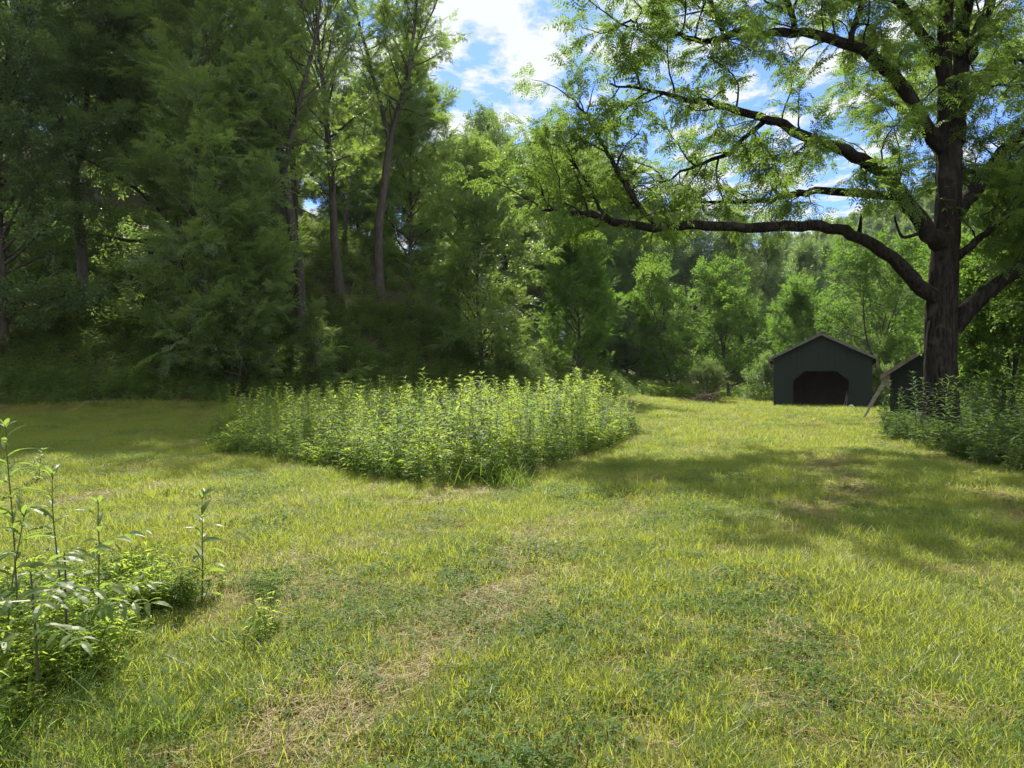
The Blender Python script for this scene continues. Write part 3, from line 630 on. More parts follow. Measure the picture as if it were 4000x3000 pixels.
mc = N('ShaderNodeMix'); mc.data_type = 'RGBA'; K(ml.outputs[0], mc.inputs[0]); K(rp.outputs[0], mc.inputs[6]); mc.inputs[7].default_value = (.055, .056, .045, 1)
b = N('ShaderNodeBsdfPrincipled'); b.inputs['Roughness'].default_value = .95; b.inputs['Specular IOR Level'].default_value = .08; K(mc.outputs[2], b.inputs['Base Color'])
bm = N('ShaderNodeBump'); bm.inputs['Strength'].default_value = 1; bm.inputs['Distance'].default_value = .05; K(n.outputs[0], bm.inputs['Height']); K(bm.outputs[0], b.inputs['Normal'])
o = N('ShaderNodeOutputMaterial'); K(b.outputs[0], o.inputs[0]); M['walnut_bark'] = m
walnut()

# ------------------------------------------------------------------ barn and shed
M['green_metal'] = rough_mat('green_metal', [(.3, (.006, .0115, .008)), (.7, (.012, .02, .014))], scale=(2, 2, .12), nscale=3, rough=.6, bump=.05, spec=.2)
M['green_board'] = rough_mat('green_board', [(.3, (.005, .010, .006)), (.7, (.011, .018, .011))], scale=(3, 3, .25), nscale=4, rough=.7, bump=.2, spec=.3)
M['roof_metal'] = rough_mat('roof_metal', [(.3, (.03, .05, .045)), (.7, (.06, .085, .075))], nscale=2, rough=.45, bump=.03, spec=.5)
M['fascia'] = rough_mat('fascia', [(.3, (.06, .052, .04)), (.7, (.13, .115, .085))], scale=(1, 1, 1), nscale=6, bump=.2)
M['old_wood'] = rough_mat('old_wood', [(.3, (.022, .014, .011)), (.7, (.055, .034, .026))], scale=(1, 1, .2), nscale=6, bump=.4)
M['dark_wood'] = rough_mat('dark_wood', [(.3, (.02, .014, .011)), (.7, (.05, .035, .027))], scale=(1, 1, .2), nscale=6, bump=.4)
M['alu'] = rough_mat('alu', [(.3, (.22, .21, .19)), (.7, (.34, .33, .29))], nscale=8, rough=.5, bump=.05, metallic=.2)
M['rubber'] = rough_mat('rubber', [(.3, (.015, .015, .015)), (.7, (.03, .03, .03))], nscale=8)
M['pale_stuff'] = rough_mat('pale_stuff', [(.3, (.35, .36, .36)), (.7, (.5, .5, .5))], nscale=6, rough=.6)

def barn():
    ang = R_(-26); A = np.array((15.32, 40.5)); Wd, Dp, He, Hr = 5.12, 7.5, 2.95, 4.27
    zb = h1(17.5, 39.4)-.03; root = empty('green_barn', (A[0], A[1], zb), ang)
    tag(root, 'dark green metal barn with chamfered open doorway and gable roof', 'barn')
    top = lambda x: He+(Hr-He)*(1-abs(x-Wd/2)/(Wd/2))
    d0, d1, dh, c0, ch = 1.07, 3.97, 2.16, .63, .55
    def door(x):
        if x < d0 or x > d1: return 0.
        return dh-max(0, (c0-(x-d0))/c0*ch, (c0-(d1-x))/c0*ch)
    mb = MB(); xs = sorted(set([0, Wd, Wd/2, d0, d0+c0, d1-c0, d1]+[round(.2286*k, 4) for k in range(1, 22)]))
    e = 1e-6
    for a, b_ in zip(xs[:-1], xs[1:]):
        za, zb_ = door(a+e), door(b_-e); mb.prism([(a, 0, za), (b_, 0, zb_), (b_, 0, top(b_)), (a, 0, top(a))], (0, .05, 0))
        if b_ < Wd-.05:
            zr = max(door(b_-.016), door(b_+.016)) if d0-.02 < b_ < d1+.02 else 0
            mb.prism([(b_-.016, -.022, zr), (b_+.016, -.022, zr), (b_+.016, -.022, top(b_)-.02), (b_-.016, -.022, top(b_)-.02)], (0, .021, 0))
    mb.build('front_wall', M['green_metal'], root)
    for x0 in (0, Wd-.05):
        mb = MB(); mb.box((x0, .052, 0), (x0+.05, Dp, He)); 
        sx = -.02 if x0 == 0 else .05
        for k in range(1, 32): mb.box((x0+sx, .052+.23*k, 0), (x0+sx+.02, .052+.23*k+.03, He-.03))
        mb.build('side_wall', M['green_metal'], root)
    mb = MB()
    for a, b_ in ((.06, Wd/2), (Wd/2, Wd-.06)): mb.prism([(a, Dp, 0), (b_, Dp, 0), (b_, Dp, top(b_)), (a, Dp, top(a))], (0, .05, 0))
    mb.build('back_wall', M['green_metal'], root)
    # boarded partition and frame seen through the doorway
    pt = MB(); py_ = 2.6
    for k in range(24):
        a = .06+k*(Wd-.12)/24; pt.box((a, py_, .02), (a+(Wd-.12)/24-.012, py_+.03, 2.55), 0, .5)
    pt.build('inner_boarding', M['old_wood'], root)
    fr = MB()
    fr.box((2.2, py_-.16, 0), (2.36, py_-.003, 2.8)); 
    for z in (.02, 1.2, 1.82, 2.45): fr.box((.06, py_-.09, z), (2.197, py_-.004, z+.1)); fr.box((2.363, py_-.09, z), (Wd-.06, py_-.004, z+.1))
    fr.bar((2.5, py_-.13, .1), (4.3, py_-.13, 1.75), .05, .2); fr.bar((3.4, py_-.2, 2.6), (4.9, py_-.2, 1.3), .05, .15)
    fr.box((.06, .06, 0), (.2, .2, He-.1)); fr.box((Wd-.2, .06, 0), (Wd-.06, .2, He-.1)); fr.box((d0-.14, .06, 0), (d0-.01, .19, 2.7)); fr.box((d1+.01, .06, 0), (d1+.14, .19, 2.7))
    fr.box((.2, 1.2, 2.6), (Wd-.2, 1.3, 2.75))
    fr.build('frame', M['dark_wood'], root)
    rf = MB(); ov, ef, th_ = .27, .3, .05; sl_ = (Hr-He)/(Wd/2)
    for sg in (0, 1):
        xa = -ov if sg == 0 else Wd+ov; za = He-ov*sl_+.03; xr, zr = Wd/2, Hr+.03
        rf.prism([(xa, -ef, za), (xr, -ef, zr), (xr, Dp+ef, zr), (xa, Dp+ef, za)], (0, 0, th_), 0)
        n_ = 34
        for k in range(n_):
            y = -ef+.02+k*(Dp+2*ef-.06)/n_; rf.prism([(xa, y, za+th_+.001), (xr, y, zr+th_+.001), (xr, y+.03, zr+th_+.001), (xa, y+.03, za+th_+.001)], (0, 0, .018))
    rc = MB(); 
    r_ = rf.build('roof', M['roof_metal'], root)
    rc.bar((Wd/2, -ef-.03, Hr+.105), (Wd/2, Dp+ef+.03, Hr+.105), .3, .03); rc.build('ridge_cap', M['roof_metal'], r_)
    for sg in (0, 1):
        xa = -ov if sg == 0 else Wd+ov; f = MB(); za = He-ov*sl_
        f.prism([(xa, -ef-.03, za-.05), (Wd/2, -ef-.03, Hr-.07), (Wd/2, -ef-.03, Hr+.028), (xa, -ef-.03, za+.028)], (0, .028, 0)); f.build('fascia', M['fascia'], root)
    for xa in (-ov+.03, Wd+ov-.06):
        f = MB(); z_ = He-ov*sl_-.02; f.prism([(xa-.01, -ef+.002, z_-.42), (xa+.03, -ef+.002, z_-.42), (xa+.03, Dp, z_-.02), (xa-.01, Dp, z_-.02)], (0, 0, .0), 0)
        f = MB(); f.prism([(xa, -ef+.003, z_-.5), (xa+.12, -ef+.003, z_-.48), (xa+.06, -ef+.003, z_), (xa-.02, -ef+.003, z_)], (0, .03, 0)); f.box((xa, -ef+.05, z_-.16), (xa+.025, Dp, z_)); f.build('eave_board', M['fascia'], root)
    bs = MB(); bs.box((.052, .055, .0), (Wd-.052, Dp-.01, .02)); fl_ = bs.build('dirt_floor', M['dark_wood'], root)
    return root, ang, A, zb
BARN, bang, bA, bz = barn()
def barn_pt(x, y, z): return (bA[0]+x*math.cos(bang)-y*math.sin(bang), bA[1]+x*math.sin(bang)+y*math.cos(bang), bz+z)
def lump(name, loc, size, mat, label, cat, seed, rz=0):
    rng = np.random.default_rng(seed); mb = MB(); nu, nv = 14, 9; V = []
    for v in range(nv):
        ph = math.pi*v/(nv-1)
        for u in range(nu):
            th = 2*math.pi*u/nu; k = 1+.3*(vnoise(np.array([math.cos(th)*1.6+5]), np.array([math.sin(th)*1.6+v*.5+seed]), seed)[0]-.5)
            V.append((size[0]*k*math.sin(ph)*math.cos(th), size[1]*k*math.sin(ph)*math.sin(th), size[2]*(k*math.cos(ph)*.5+.42)))
    i = np.arange(nv-1)[:, None]*nu; j = np.arange(nu)[None]; kk = (j+1) % nu
    mb.grid(V, np.stack((i+j, i+nu+j, i+nu+kk, i+kk), -1).reshape(-1, 4), 0, .5, True)
    o = mb.build(name, mat); o.location = loc; o.rotation_euler = (0, 0, rz); return tag(o, label, cat)
lump('stone', barn_pt(3.62, .5, .02), (.13, .1, .18), M['pale_stuff'], 'small pale stone just inside the right side of the barn doorway', 'stone', 3)
lump('stone', (*barn_pt(4.1, -.16, 0)[:2], h1(*barn_pt(4.1, -.16, 0)[:2])), (.17, .12, .3), M['pale_stuff'], 'pale stone outside the barn wall right of the doorway', 'stone', 9)
mb = MB(); mb.bar((0, 0, 0), (.16, .22, 1.0), .05, .04); mb.bar((.1, .0, 0), (.2, .22, .8), .09, .025); 
o = mb.build('leaning_boards', M['fascia']); o.location = barn_pt(3.72, .22, .02); o.rotation_euler = (0, 0, bang); tag(o, 'pair of thin boards leaning inside the right door jamb of the barn', 'boards')
mb = MB()
for k, (dx, dz, l) in enumerate(((0, .02, .5), (.05, .07, .42), (-.08, .12, .36), (.12, .15, .25))): mb.bar((dx, .02*k, dz), (dx+l, .05*k-.03, dz+.03), .09, .05)
o = mb.build('scrap_wood', M['old_wood']); o.location = barn_pt(1.2, .35, .02); o.rotation_euler = (0, 0, bang); tag(o, 'little heap of reddish scrap wood inside the left door jamb', 'scrap wood')

def shed():
    A = P(3477, 1650, 26.4); ang = R_(-33); Wd, Dp, He, Hr = 3.6, 4.6, 1.98, 3.26
    zb = h1(A[0]+1.5, A[1]-.4)-.05; root = empty('small_shed', (A[0], A[1], zb), ang); tag(root, 'low dark green board shed half hidden behind the walnut trunk', 'shed')
    top = lambda x: He+(Hr-He)*(1-abs(x-Wd/2)/(Wd/2)); mb = MB(); n = 18
    for k in range(n):
        a, b_ = Wd*k/n, Wd*(k+1)/n; g = .007
        mb.prism([(a+g, 0, 0), (b_-g, 0, 0), (b_-g, 0, top(b_)), (a+g, 0, top(a))], (0, .03, 0))
    for a, b_ in ((0, Wd/2), (Wd/2, Wd)): mb.prism([(a, .032, 0), (b_, .032, 0), (b_, .032, top(b_)), (a, .032, top(a))], (0, .03, 0))
    mb.build('front_wall', M['green_board'], root)
    for x0 in (0, Wd-.05): mb = MB(); mb.box((x0, .064, 0), (x0+.05, Dp, He)); mb.build('side_wall', M['green_board'], root)
    mb = MB()
    for a, b_ in ((.06, Wd/2), (Wd/2, Wd-.06)): mb.prism([(a, Dp, 0), (b_, Dp, 0), (b_, Dp, top(b_)), (a, Dp, top(a))], (0, .05, 0))
    mb.build('back_wall', M['green_board'], root)
    rf = MB(); ov, ef = .3, .35; sl_ = (Hr-He)/(Wd/2)
    for sg in (0, 1):
        xa = -ov if sg == 0 else Wd+ov; za = He-ov*sl_+.03
        rf.prism([(xa, -ef, za), (Wd/2, -ef, Hr+.03), (Wd/2, Dp+ef, Hr+.03), (xa, Dp+ef, za)], (0, 0, .045))
    rf.build('roof', M['roof_metal'], root)
    for sg in (0, 1):
        xa = -ov if sg == 0 else Wd+ov; za = He-ov*sl_; f = MB()
        f.prism([(xa, -ef-.03, za-.1), (Wd/2, -ef-.03, Hr-.1), (Wd/2, -ef-.03, Hr+.07), (xa, -ef-.03, za+.07)], (0, .028, 0)); f.build('fascia', M['old_fascia'], root)
    f = MB(); za = He-ov*sl_
    f.prism([(-ov+.02, -ef+.01, za-.08), (-.005, -ef+.01, za-.5), (-.005, -ef+.01, za+.1), (-ov+.02, -ef+.01, za+.02)], (0, .03, 0)); f.build('eave_bracket', M['old_fascia'], root)
M['old_fascia'] = rough_mat('old_fascia', [(.3, (.1, .085, .065)), (.7, (.2, .17, .13))], nscale=6, bump=.2)
shed()

def ladder():
    a = P(3372, 1640, 28.0); a[2] = h1(a[0], a[1]); b_ = P(3472, 1468, 27.35); root = empty('extension_ladder', a)
    tag(root, 'weathered aluminium extension ladder leaning against the left eave of the small shed', 'ladder')
    d = b_-a; Ln = np.linalg.norm(d); d = unit(d); wv = unit(np.array((.47, .88, 0))); wv = unit(wv-d*wv.dot(d)); nrm = np.cross(wv, d); nrm = nrm if nrm[2] > 0 else -nrm
    for nm, s0, s1, off in (('base_section', 0, .93, 0.), ('fly_section', .3, 1.06, .062)):
        mb = MB(); rg = MB()
        for sd_ in (-.2, .2):
            p0 = d*Ln*s0+wv*sd_+nrm*off; p1 = d*Ln*s1+wv*sd_+nrm*off; mb.bar(p0, p1, .03, .075, up=tuple(nrm))
            mb.bar(p0+nrm*.03-d*0, p1+nrm*.03, .045, .012, up=tuple(nrm)); mb.bar(p0-nrm*.03, p1-nrm*.03, .045, .012, up=tuple(nrm))
        sec = mb.build(nm, M['alu'], root); k = 0
        z = s0*Ln+.12
        while z < s1*Ln-.05:
            r = MB(); r.tube([d*z-wv*.225+nrm*off, d*z+wv*.225+nrm*off], [.016, .016], 8); r.build('rung', M['rung'], sec); z += .3
    for sd_ in (-.2, .2):
        mb = MB(); mb.bar(wv*sd_-d*.06, wv*sd_+d*.012, .05, .09, up=tuple(nrm)); mb.build('foot', M['rubber'], root)
M['rung'] = rough_mat('rung', [(.3, (.06, .06, .055)), (.7, (.12, .12, .11))], nscale=8, rough=.5)
ladder()

# brush pile by the round shrub, sticks and cut stubs
def sticks(name, loc, n, L0, L1, r, spread, mat, label, cat, seed, up=.35):
    rng = np.random.default_rng(seed); mb = MB()
    for k in range(n):
        p = np.array((rng.normal(0, spread), rng.normal(0, spread*.6), rng.uniform(0, up))); a = rng.uniform(0, 6.28); e_ = rng.normal(.25, .4)
        mb.tube(path(p, (math.cos(a)*math.cos(e_), math.sin(a)*math.cos(e_), math.sin(e_)), rng.uniform(L0, L1), 5, rng, .2, -.05), np.linspace(r, r*.35, 6), 5)
    o = mb.build(name, mat); o.location = loc; return tag(o, label, cat)
M['brush'] = rough_mat('brush', [(.3, (.1, .06, .035)), (.7, (.3, .22, .15))], nscale=9)
x, y = P(2765, 0, 43.6)[:2]; sticks('brush_pile', (x, y, h1(x, y)), 60, .5, 1.5, .018, .45, M['brush'], 'tangled pile of brown dead branches in front of the round shrub', 'brush pile', 4, .6)
x, y = P(2690, 0, 42.8)[:2]; sticks('dead_branch_heap', (x, y, h1(x, y)), 10, .4, 1.0, .016, .25, M['brush'], 'few bare upright twigs left of the brush pile', 'twigs', 5, .3)
x, y = P(2050, 0, 8.0)[:2]
for k, (px, py, L_, lab) in enumerate(((1620, 2080, .7, 'dark crooked stick lying in the grass in front of the weed patch'), (2650, 1760, .9, 'pale dry stalk lying beyond the right corner of the weed patch'), (1930, 1890, .9, 'long pale stalk lying at the near corner of the weed patch'), (3550, 1800, 1.3, 'grey fallen branch in the shade below the walnut'), (3800, 1880, 1.2, 'pale fallen branch under the dark weeds at right'), (1230, 2010, .8, 'thin pale stalk on the mown grass left of centre'))):
    Y = CZ*F/(py-HZ); x = (px-2000)/F*Y; rng = np.random.default_rng(60+k); mb = MB(); a = rng.uniform(-.6, .9)
    mb.tube(path((0, 0, .03), (math.cos(a), math.sin(a), .03), L_, 7, rng, .12, 0), np.linspace(.012, .005, 8), 6)
    for _ in range(2): mb.tube(path((math.cos(a)*L_*.5, math.sin(a)*L_*.5, .03), (math.cos(a+1), math.sin(a+1), .25), L_*.35, 4, rng, .15, 0), np.linspace(.006, .003, 5), 5)
    o = mb.build('fallen_stick', M['brush']); o.location = (x, Y, h1(x, Y)); tag(o, lab, 'stick')

# ------------------------------------------------------------------ weeds
def weed_mesh(seed, H, nleaf, LL, WW, fine=False, start=.12, top_star=7, stem_r=.006, bare=0.):
    rng = np.random.default_rng(seed); st = MB(); lf = MB()
    sp = path((0, 0, -.05), (rng.normal(0, .05), rng.normal(0, .05), 1), H+.05, 8, rng, .035, .03); st.tube(sp, np.linspace(stem_r, stem_r*.4, 9), 5, 0)
    ang = rng.uniform(0, 6.28)
    for k in range(nleaf+top_star):
        if k < nleaf:
            t = start+(1-start-.04)*((k+rng.uniform(0, .6))/nleaf); el = rng.normal(.75 if t > .8 else .5 if t > .5 else .3, .2); l = LL*(.75+.5*math.sin(math.pi*min(1, .25+t*.7)))*rng.uniform(.75, 1.2)
            if t < bare and rng.uniform() < .6: continue
        else:
            t = .985; el = rng.uniform(.6, 1.25); l = LL*rng.uniform(.45, .85)
        ang += 2.4+rng.normal(0, .25); p, d = at_frac(sp, min(t, .999))
        dv = np.array([[math.cos(ang)*math.cos(el), math.sin(ang)*math.cos(el), math.sin(el)]])
        q = leaf_strip(l, l*WW/LL, 6 if fine else 3, rng.uniform(.2, .6), .22, rng.uniform(0, .05) if fine else 0)
        lf.quads(stamp(q, frames(dv, rng.normal(0, .3, 1)), p[None], np.ones(1)), 0, rng.uniform(0, 1))
    return st, lf
def merged_weed(seed, H, *a, **k):
    st, lf = weed_mesh(seed, H, *a, **k); mb = MB()
    for src, mt in ((st, 0), (lf, 1)):
        for V, Fq, r in zip(src.v, src.f, src.r): pass
    V = np.concatenate(st.v); mb.grid(V, np.concatenate(st.f), 0, np.concatenate(st.r), True)
    V = np.concatenate(lf.v); mb.grid(V, np.concatenate(lf.f), 1, np.concatenate(lf.r))
    return mb
M['weed_leaf_dull'] = leaf_mat('weed_leaf_dull', [(.04, .08, .022), (.06, .11, .028), (.09, .145, .035)], (.34, .5, .09), .48)
WM = [merged_weed(200+k, H, n, l_, w_, bare=b_).mesh('weed_stalk', [M['weed_stem'] if k % 2 else M['dark_stem'], M[lm]]) for k, (H, n, l_, w_, b_, lm) in enumerate(((1.55, 60, .15, .03, 0, 'weed_leaf'), (1.45, 70, .12, .024, .2, 'weed_leaf'), (1.35, 46, .18, .04, 0, 'weed_leaf_dull'), (1.65, 62, .155, .033, .3, 'weed_leaf'), (1.25, 40, .17, .05, 0, 'weed_leaf_dull'), (1.5, 56, .14, .03, .4, 'weed_leaf')))]
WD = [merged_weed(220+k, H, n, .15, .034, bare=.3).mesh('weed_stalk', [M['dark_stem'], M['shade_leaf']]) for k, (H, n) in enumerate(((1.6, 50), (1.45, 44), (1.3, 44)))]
# low leafy herbs, used for every kind of low growth
def herb_mesh(seed, H, nst, L_, W_, leaf='herb_leaf', per=12, ferny=False):
    rng = np.random.default_rng(seed); mb = MB()
    for s in range(nst):
        a = rng.uniform(0, 6.28); h = H*rng.uniform(.55, 1.1); sp = path((rng.normal(0, .06), rng.normal(0, .06), -.02), (math.cos(a)*.35, math.sin(a)*.35, 1), h, 5, rng, .1, .02)
        mb.tube(sp, np.linspace(.004, .0015, 6), 4, 0, cap=False); an = rng.uniform(0, 6.28)
        for k in range(per):
            t = .15+.85*(k+rng.uniform(0, .5))/per; an += 2.4; el = rng.normal(.25, .25); p, _ = at_frac(sp, min(t, .99))
            dv = np.array([[math.cos(an)*math.cos(el), math.sin(an)*math.cos(el), math.sin(el)]]); l = L_*rng.uniform(.6, 1.2)
            q = pinnate(rng, l*1.6, 4, l*.55, l*.2, .3) if ferny else leaf2(l, l*W_/L_, rng.uniform(.1, .4))
            mb.quads(stamp(q, frames(dv, rng.normal(0, .4, 1)), p[None], np.ones(1)), 1, rng.uniform(0, 1))
    return mb.mesh('herb', [M['weed_stem'], M[leaf]])
HERB = [herb_mesh(300, .5, 6, .09, .035), herb_mesh(301, .42, 7, .07, .04), herb_mesh(302, .6, 5, .11, .035), herb_mesh(303, .5, 6, .09, .03, per=9, ferny=True), herb_mesh(304, .35, 8, .06, .022)]
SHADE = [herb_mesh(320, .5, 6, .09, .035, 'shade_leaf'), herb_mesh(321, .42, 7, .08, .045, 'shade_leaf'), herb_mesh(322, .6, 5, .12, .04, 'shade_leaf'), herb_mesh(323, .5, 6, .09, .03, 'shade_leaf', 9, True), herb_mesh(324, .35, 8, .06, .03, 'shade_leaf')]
LUSH = [herb_mesh(310, .5, 6, .1, .03, 'weed_leaf'), herb_mesh(311, .45, 7, .07, .035, 'weed_leaf'), herb_mesh(312, .55, 6, .1, .03, 'weed_leaf', 9, True)]

# the sunlit patch: nearest and tallest stalks each an object, the rest one mass
rng = np.random.default_rng(9)
n = 9000; X = rng.uniform(-9, 5, n); Y = rng.uniform(10, 26, n); ok = inside(X+.4*(vnoise(X*1.3, Y*1.3, 21)-.5), Y+.5*(vnoise(X*1.3+9, Y*1.3, 22)-.5), PATCH); X, Y = X[ok], Y[ok]
keep = []
cell = {}
for k in range(len(X)):
    key = (int(X[k]/.3), int(Y[k]/.3))
    if any((X[k]-X[q])**2+(Y[k]-Y[q])**2 < .27**2 for a in (-1, 0, 1) for b_ in (-1, 0, 1) for q in cell.get((key[0]+a, key[1]+b_), ())): continue
    cell.setdefault(key, []).append(k); keep.append(k)
X, Y = X[keep], Y[keep]; S = rng.uniform(.7, 1.16, len(X))*(.86+.28*vnoise(X*.5, Y*.5, 23))
# shorter along the outer edge
edge = np.min([np.hypot(X-(a[0]+(b_[0]-a[0])*f), Y-(a[1]+(b_[1]-a[1])*f)) for a, b_ in zip(PATCH, np.roll(PATCH, -1, 0)) for f in np.linspace(0, 1, 14)], axis=0)
S *= np.clip(.74+edge*.28, 0, 1)*np.interp(X, [-8, -3, 0, 3.5], [.84, .9, 1.0, 1.12]); VI = rng.integers(0, len(WM), len(X)); RZ = rng.uniform(0, 6.28, len(X))
order = np.argsort(-(S/np.hypot(X, Y))*(1+.25*(edge < 1.2))); HZs = hgt(X, Y)
for k in order[:285]:
    o = bpy.data.objects.new('weed_stalk', WM[VI[k]]); C.objects.link(o); o.location = (X[k], Y[k], HZs[k]); o.rotation_euler = (rng.normal(0, .09), rng.normal(0, .09), RZ[k]); o.scale = (S[k],)*3
    tag(o, 'leafy green stalk of the tall sunlit weed patch in the mown meadow', 'weed', 'stalks of the sunlit weed patch')
r = order[285:]; wcol = variant_set('stalk', WM)
scatter('weed_mass', wcol, np.stack((X[r], Y[r], HZs[r]), -1), VI[r], np.stack((rng.normal(0, .05, len(r)), rng.normal(0, .05, len(r)), RZ[r]), -1), S[r], 'inner stalks of the sunlit weed patch', 'weeds')
for px, Y_, top_, k, lab in ((1838, 13.0, 1452, 3, 'tallest weed stalk, standing above all others in the sunlit patch'), (905, 20.2, 1505, 0, 'left stalk of the tall pair at the far left end of the weed patch'), (960, 20.0, 1515, 5, 'right stalk of the tall pair at the far left end of the weed patch'), (1475, 17.0, 1468, 1, 'lone slender stalk poking up left of the middle of the weed patch')):
    x = (px-2000)/F*Y_; zt = CZ-(top_-HZ)/F*Y_; o = bpy.data.objects.new('weed_stalk', WM[k]); C.objects.link(o); z = h1(x, Y_); o.location = (x, Y_, z)
    s = (zt-z)/(1.55, 1.45, 1.35, 1.65, 1.25, 1.5)[k]; o.scale = (min(1.1, s), min(1.1, s), s); tag(o, lab, 'weed')
hcol = variant_set('low_herb', HERB+LUSH)
n = 2600; X = rng.uniform(-9.5, 5.5, n); Y = rng.uniform(9.8, 26, n); ok = inside(X, Y, PATCH*np.array((1.03, 1.0))+np.array((0, -.1))); X, Y = X[ok], Y[ok]
scatter('patch_undergrowth', hcol, np.stack((X, Y, hgt(X, Y)), -1), rng.integers(0, 8, len(X)), np.stack((0*X, 0*X, rng.uniform(0, 6.28, len(X))), -1), rng.uniform(.9, 1.5, len(X)), 'low herbs filling the foot of the weed patch', 'undergrowth')

# undergrowth on the shaded slope
n = 60000; X = rng.uniform(-62, 16, n); Y = rng.uniform(14, 84, n); s = hill_s(X, Y); ok = (s > -1.6)&(s < 24)&(X > -.95*Y-3)&(rng.uniform(0, 1, n) < np.where(s < 9, 1, .45)); X, Y, s = X[ok], Y[ok], s[ok]
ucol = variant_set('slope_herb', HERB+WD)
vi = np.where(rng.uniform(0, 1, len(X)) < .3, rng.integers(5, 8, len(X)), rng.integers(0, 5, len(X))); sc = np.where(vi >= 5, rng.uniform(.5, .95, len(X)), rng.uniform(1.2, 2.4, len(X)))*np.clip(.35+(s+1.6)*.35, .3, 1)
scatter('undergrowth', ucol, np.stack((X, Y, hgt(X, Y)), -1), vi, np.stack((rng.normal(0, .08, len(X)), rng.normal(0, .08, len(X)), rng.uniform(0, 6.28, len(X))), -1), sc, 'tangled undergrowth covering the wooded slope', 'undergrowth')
# undergrowth on the valley floor round the buildings
n = 9000; X = rng.uniform(9, 60, n); Y = rng.uniform(24, 90, n); u = X/Y
bl = bang; lx = (X-bA[0])*math.cos(bl)+(Y-bA[1])*math.sin(bl); ly = -(X-bA[0])*math.sin(bl)+(Y-bA[1])*math.cos(bl)
inb = (lx > -.3)&(lx < 5.5)&(ly > -2.5)&(ly < 8)
ok = (~inb)&(u < 1)&(hill_s(X, Y) < -1)&(((Y > 47)&~((u > .30)&(u < .345)&(Y < 60)))|(u > .60)|((u > .525)&(Y > 33)))&~((u < .56)&(Y < 40))
X, Y = X[ok], Y[ok]; vi = rng.integers(0, 8, len(X))
scatter('valley_undergrowth', variant_set('valley_herb', HERB+LUSH), np.stack((X, Y, hgt(X, Y)), -1), vi, np.stack((0*X, 0*X, rng.uniform(0, 6.28, len(X))), -1), rng.uniform(1.2, 2.6, len(X)), 'rank low growth behind the barn and shed', 'undergrowth')

# weeds around the walnut's foot, shade painted into their darker leaf colour
DW = []
for px in np.linspace(3480, 4150, 15):
    for Y_ in (12.3, 13.6, 15.2, 16.8, 18.4, 20.3):
        x = (px+rng.normal(0, 20)-2000)/F*Y_; y = Y_+rng.normal(0, .35)
        if Y_ < 16 and px < 3720: continue
        if Y_ < 13 and px < 3850: continue
        if Y_ < 18 and px < 3560: continue
        if math.hypot(x-11.64, y-18.7) < .95: continue
        DW.append((x, y))
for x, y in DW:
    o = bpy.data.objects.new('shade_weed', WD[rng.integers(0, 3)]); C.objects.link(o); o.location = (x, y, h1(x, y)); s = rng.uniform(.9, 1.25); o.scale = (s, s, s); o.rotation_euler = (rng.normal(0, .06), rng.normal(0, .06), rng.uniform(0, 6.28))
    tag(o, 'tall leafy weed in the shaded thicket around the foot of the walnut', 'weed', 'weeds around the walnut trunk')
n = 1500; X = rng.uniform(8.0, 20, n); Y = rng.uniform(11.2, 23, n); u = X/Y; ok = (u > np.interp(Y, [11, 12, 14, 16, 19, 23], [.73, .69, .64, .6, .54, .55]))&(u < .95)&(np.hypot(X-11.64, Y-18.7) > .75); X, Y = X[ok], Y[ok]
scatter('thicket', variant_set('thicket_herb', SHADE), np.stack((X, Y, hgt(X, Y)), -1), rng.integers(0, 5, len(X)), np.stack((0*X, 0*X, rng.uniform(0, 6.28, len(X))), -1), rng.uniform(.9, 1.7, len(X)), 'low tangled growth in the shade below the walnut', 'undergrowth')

# foreground weeds at left, each with stem and leaves
def big_weed(px, Y_, top_, n, LL, WW, seed, label, leaf='fore_leaf', name='tall_weed', bare=.0, start=.15):
    x = (px-2000)/F*Y_; z = h1(x, Y_); H = CZ-(top_-HZ)/F*Y_-z; st, lf = weed_mesh(seed, H, n, LL, WW, True, start, 6, .007, bare)
    root = empty(name, (x, Y_, z)); tag(root, label, 'weed'); st.build('stem', M['weed_stem'], root); lf.build('leaves', M[leaf], root)
big_weed(75, 4.0, 1655, 30, .17, .036, 401, 'tallest narrow-leaved weed at the left edge of the foreground', bare=.3)
big_weed(265, 4.1, 1845, 24, .15, .033, 402, 'second tallest narrow-leaved weed, right of the tallest one at left', bare=.3)
big_weed(370, 3.95, 1965, 20, .14, .034, 403, 'shorter leafy weed just right of the second tallest at left', bare=.2)
big_weed(785, 5.0, 1945, 20, .16, .05, 404, 'lone upright weed standing apart in the grass right of the left clump', bare=.2)
big_weed(20, 3.6, 2020, 18, .2, .045, 405, 'broad weed cut by the left picture edge below the tallest one', bare=.2)
big_weed(150, 10.6, 1755, 26, .14, .04, 406, 'bushy little weed beyond the tallest one near the shadow line', start=.05)
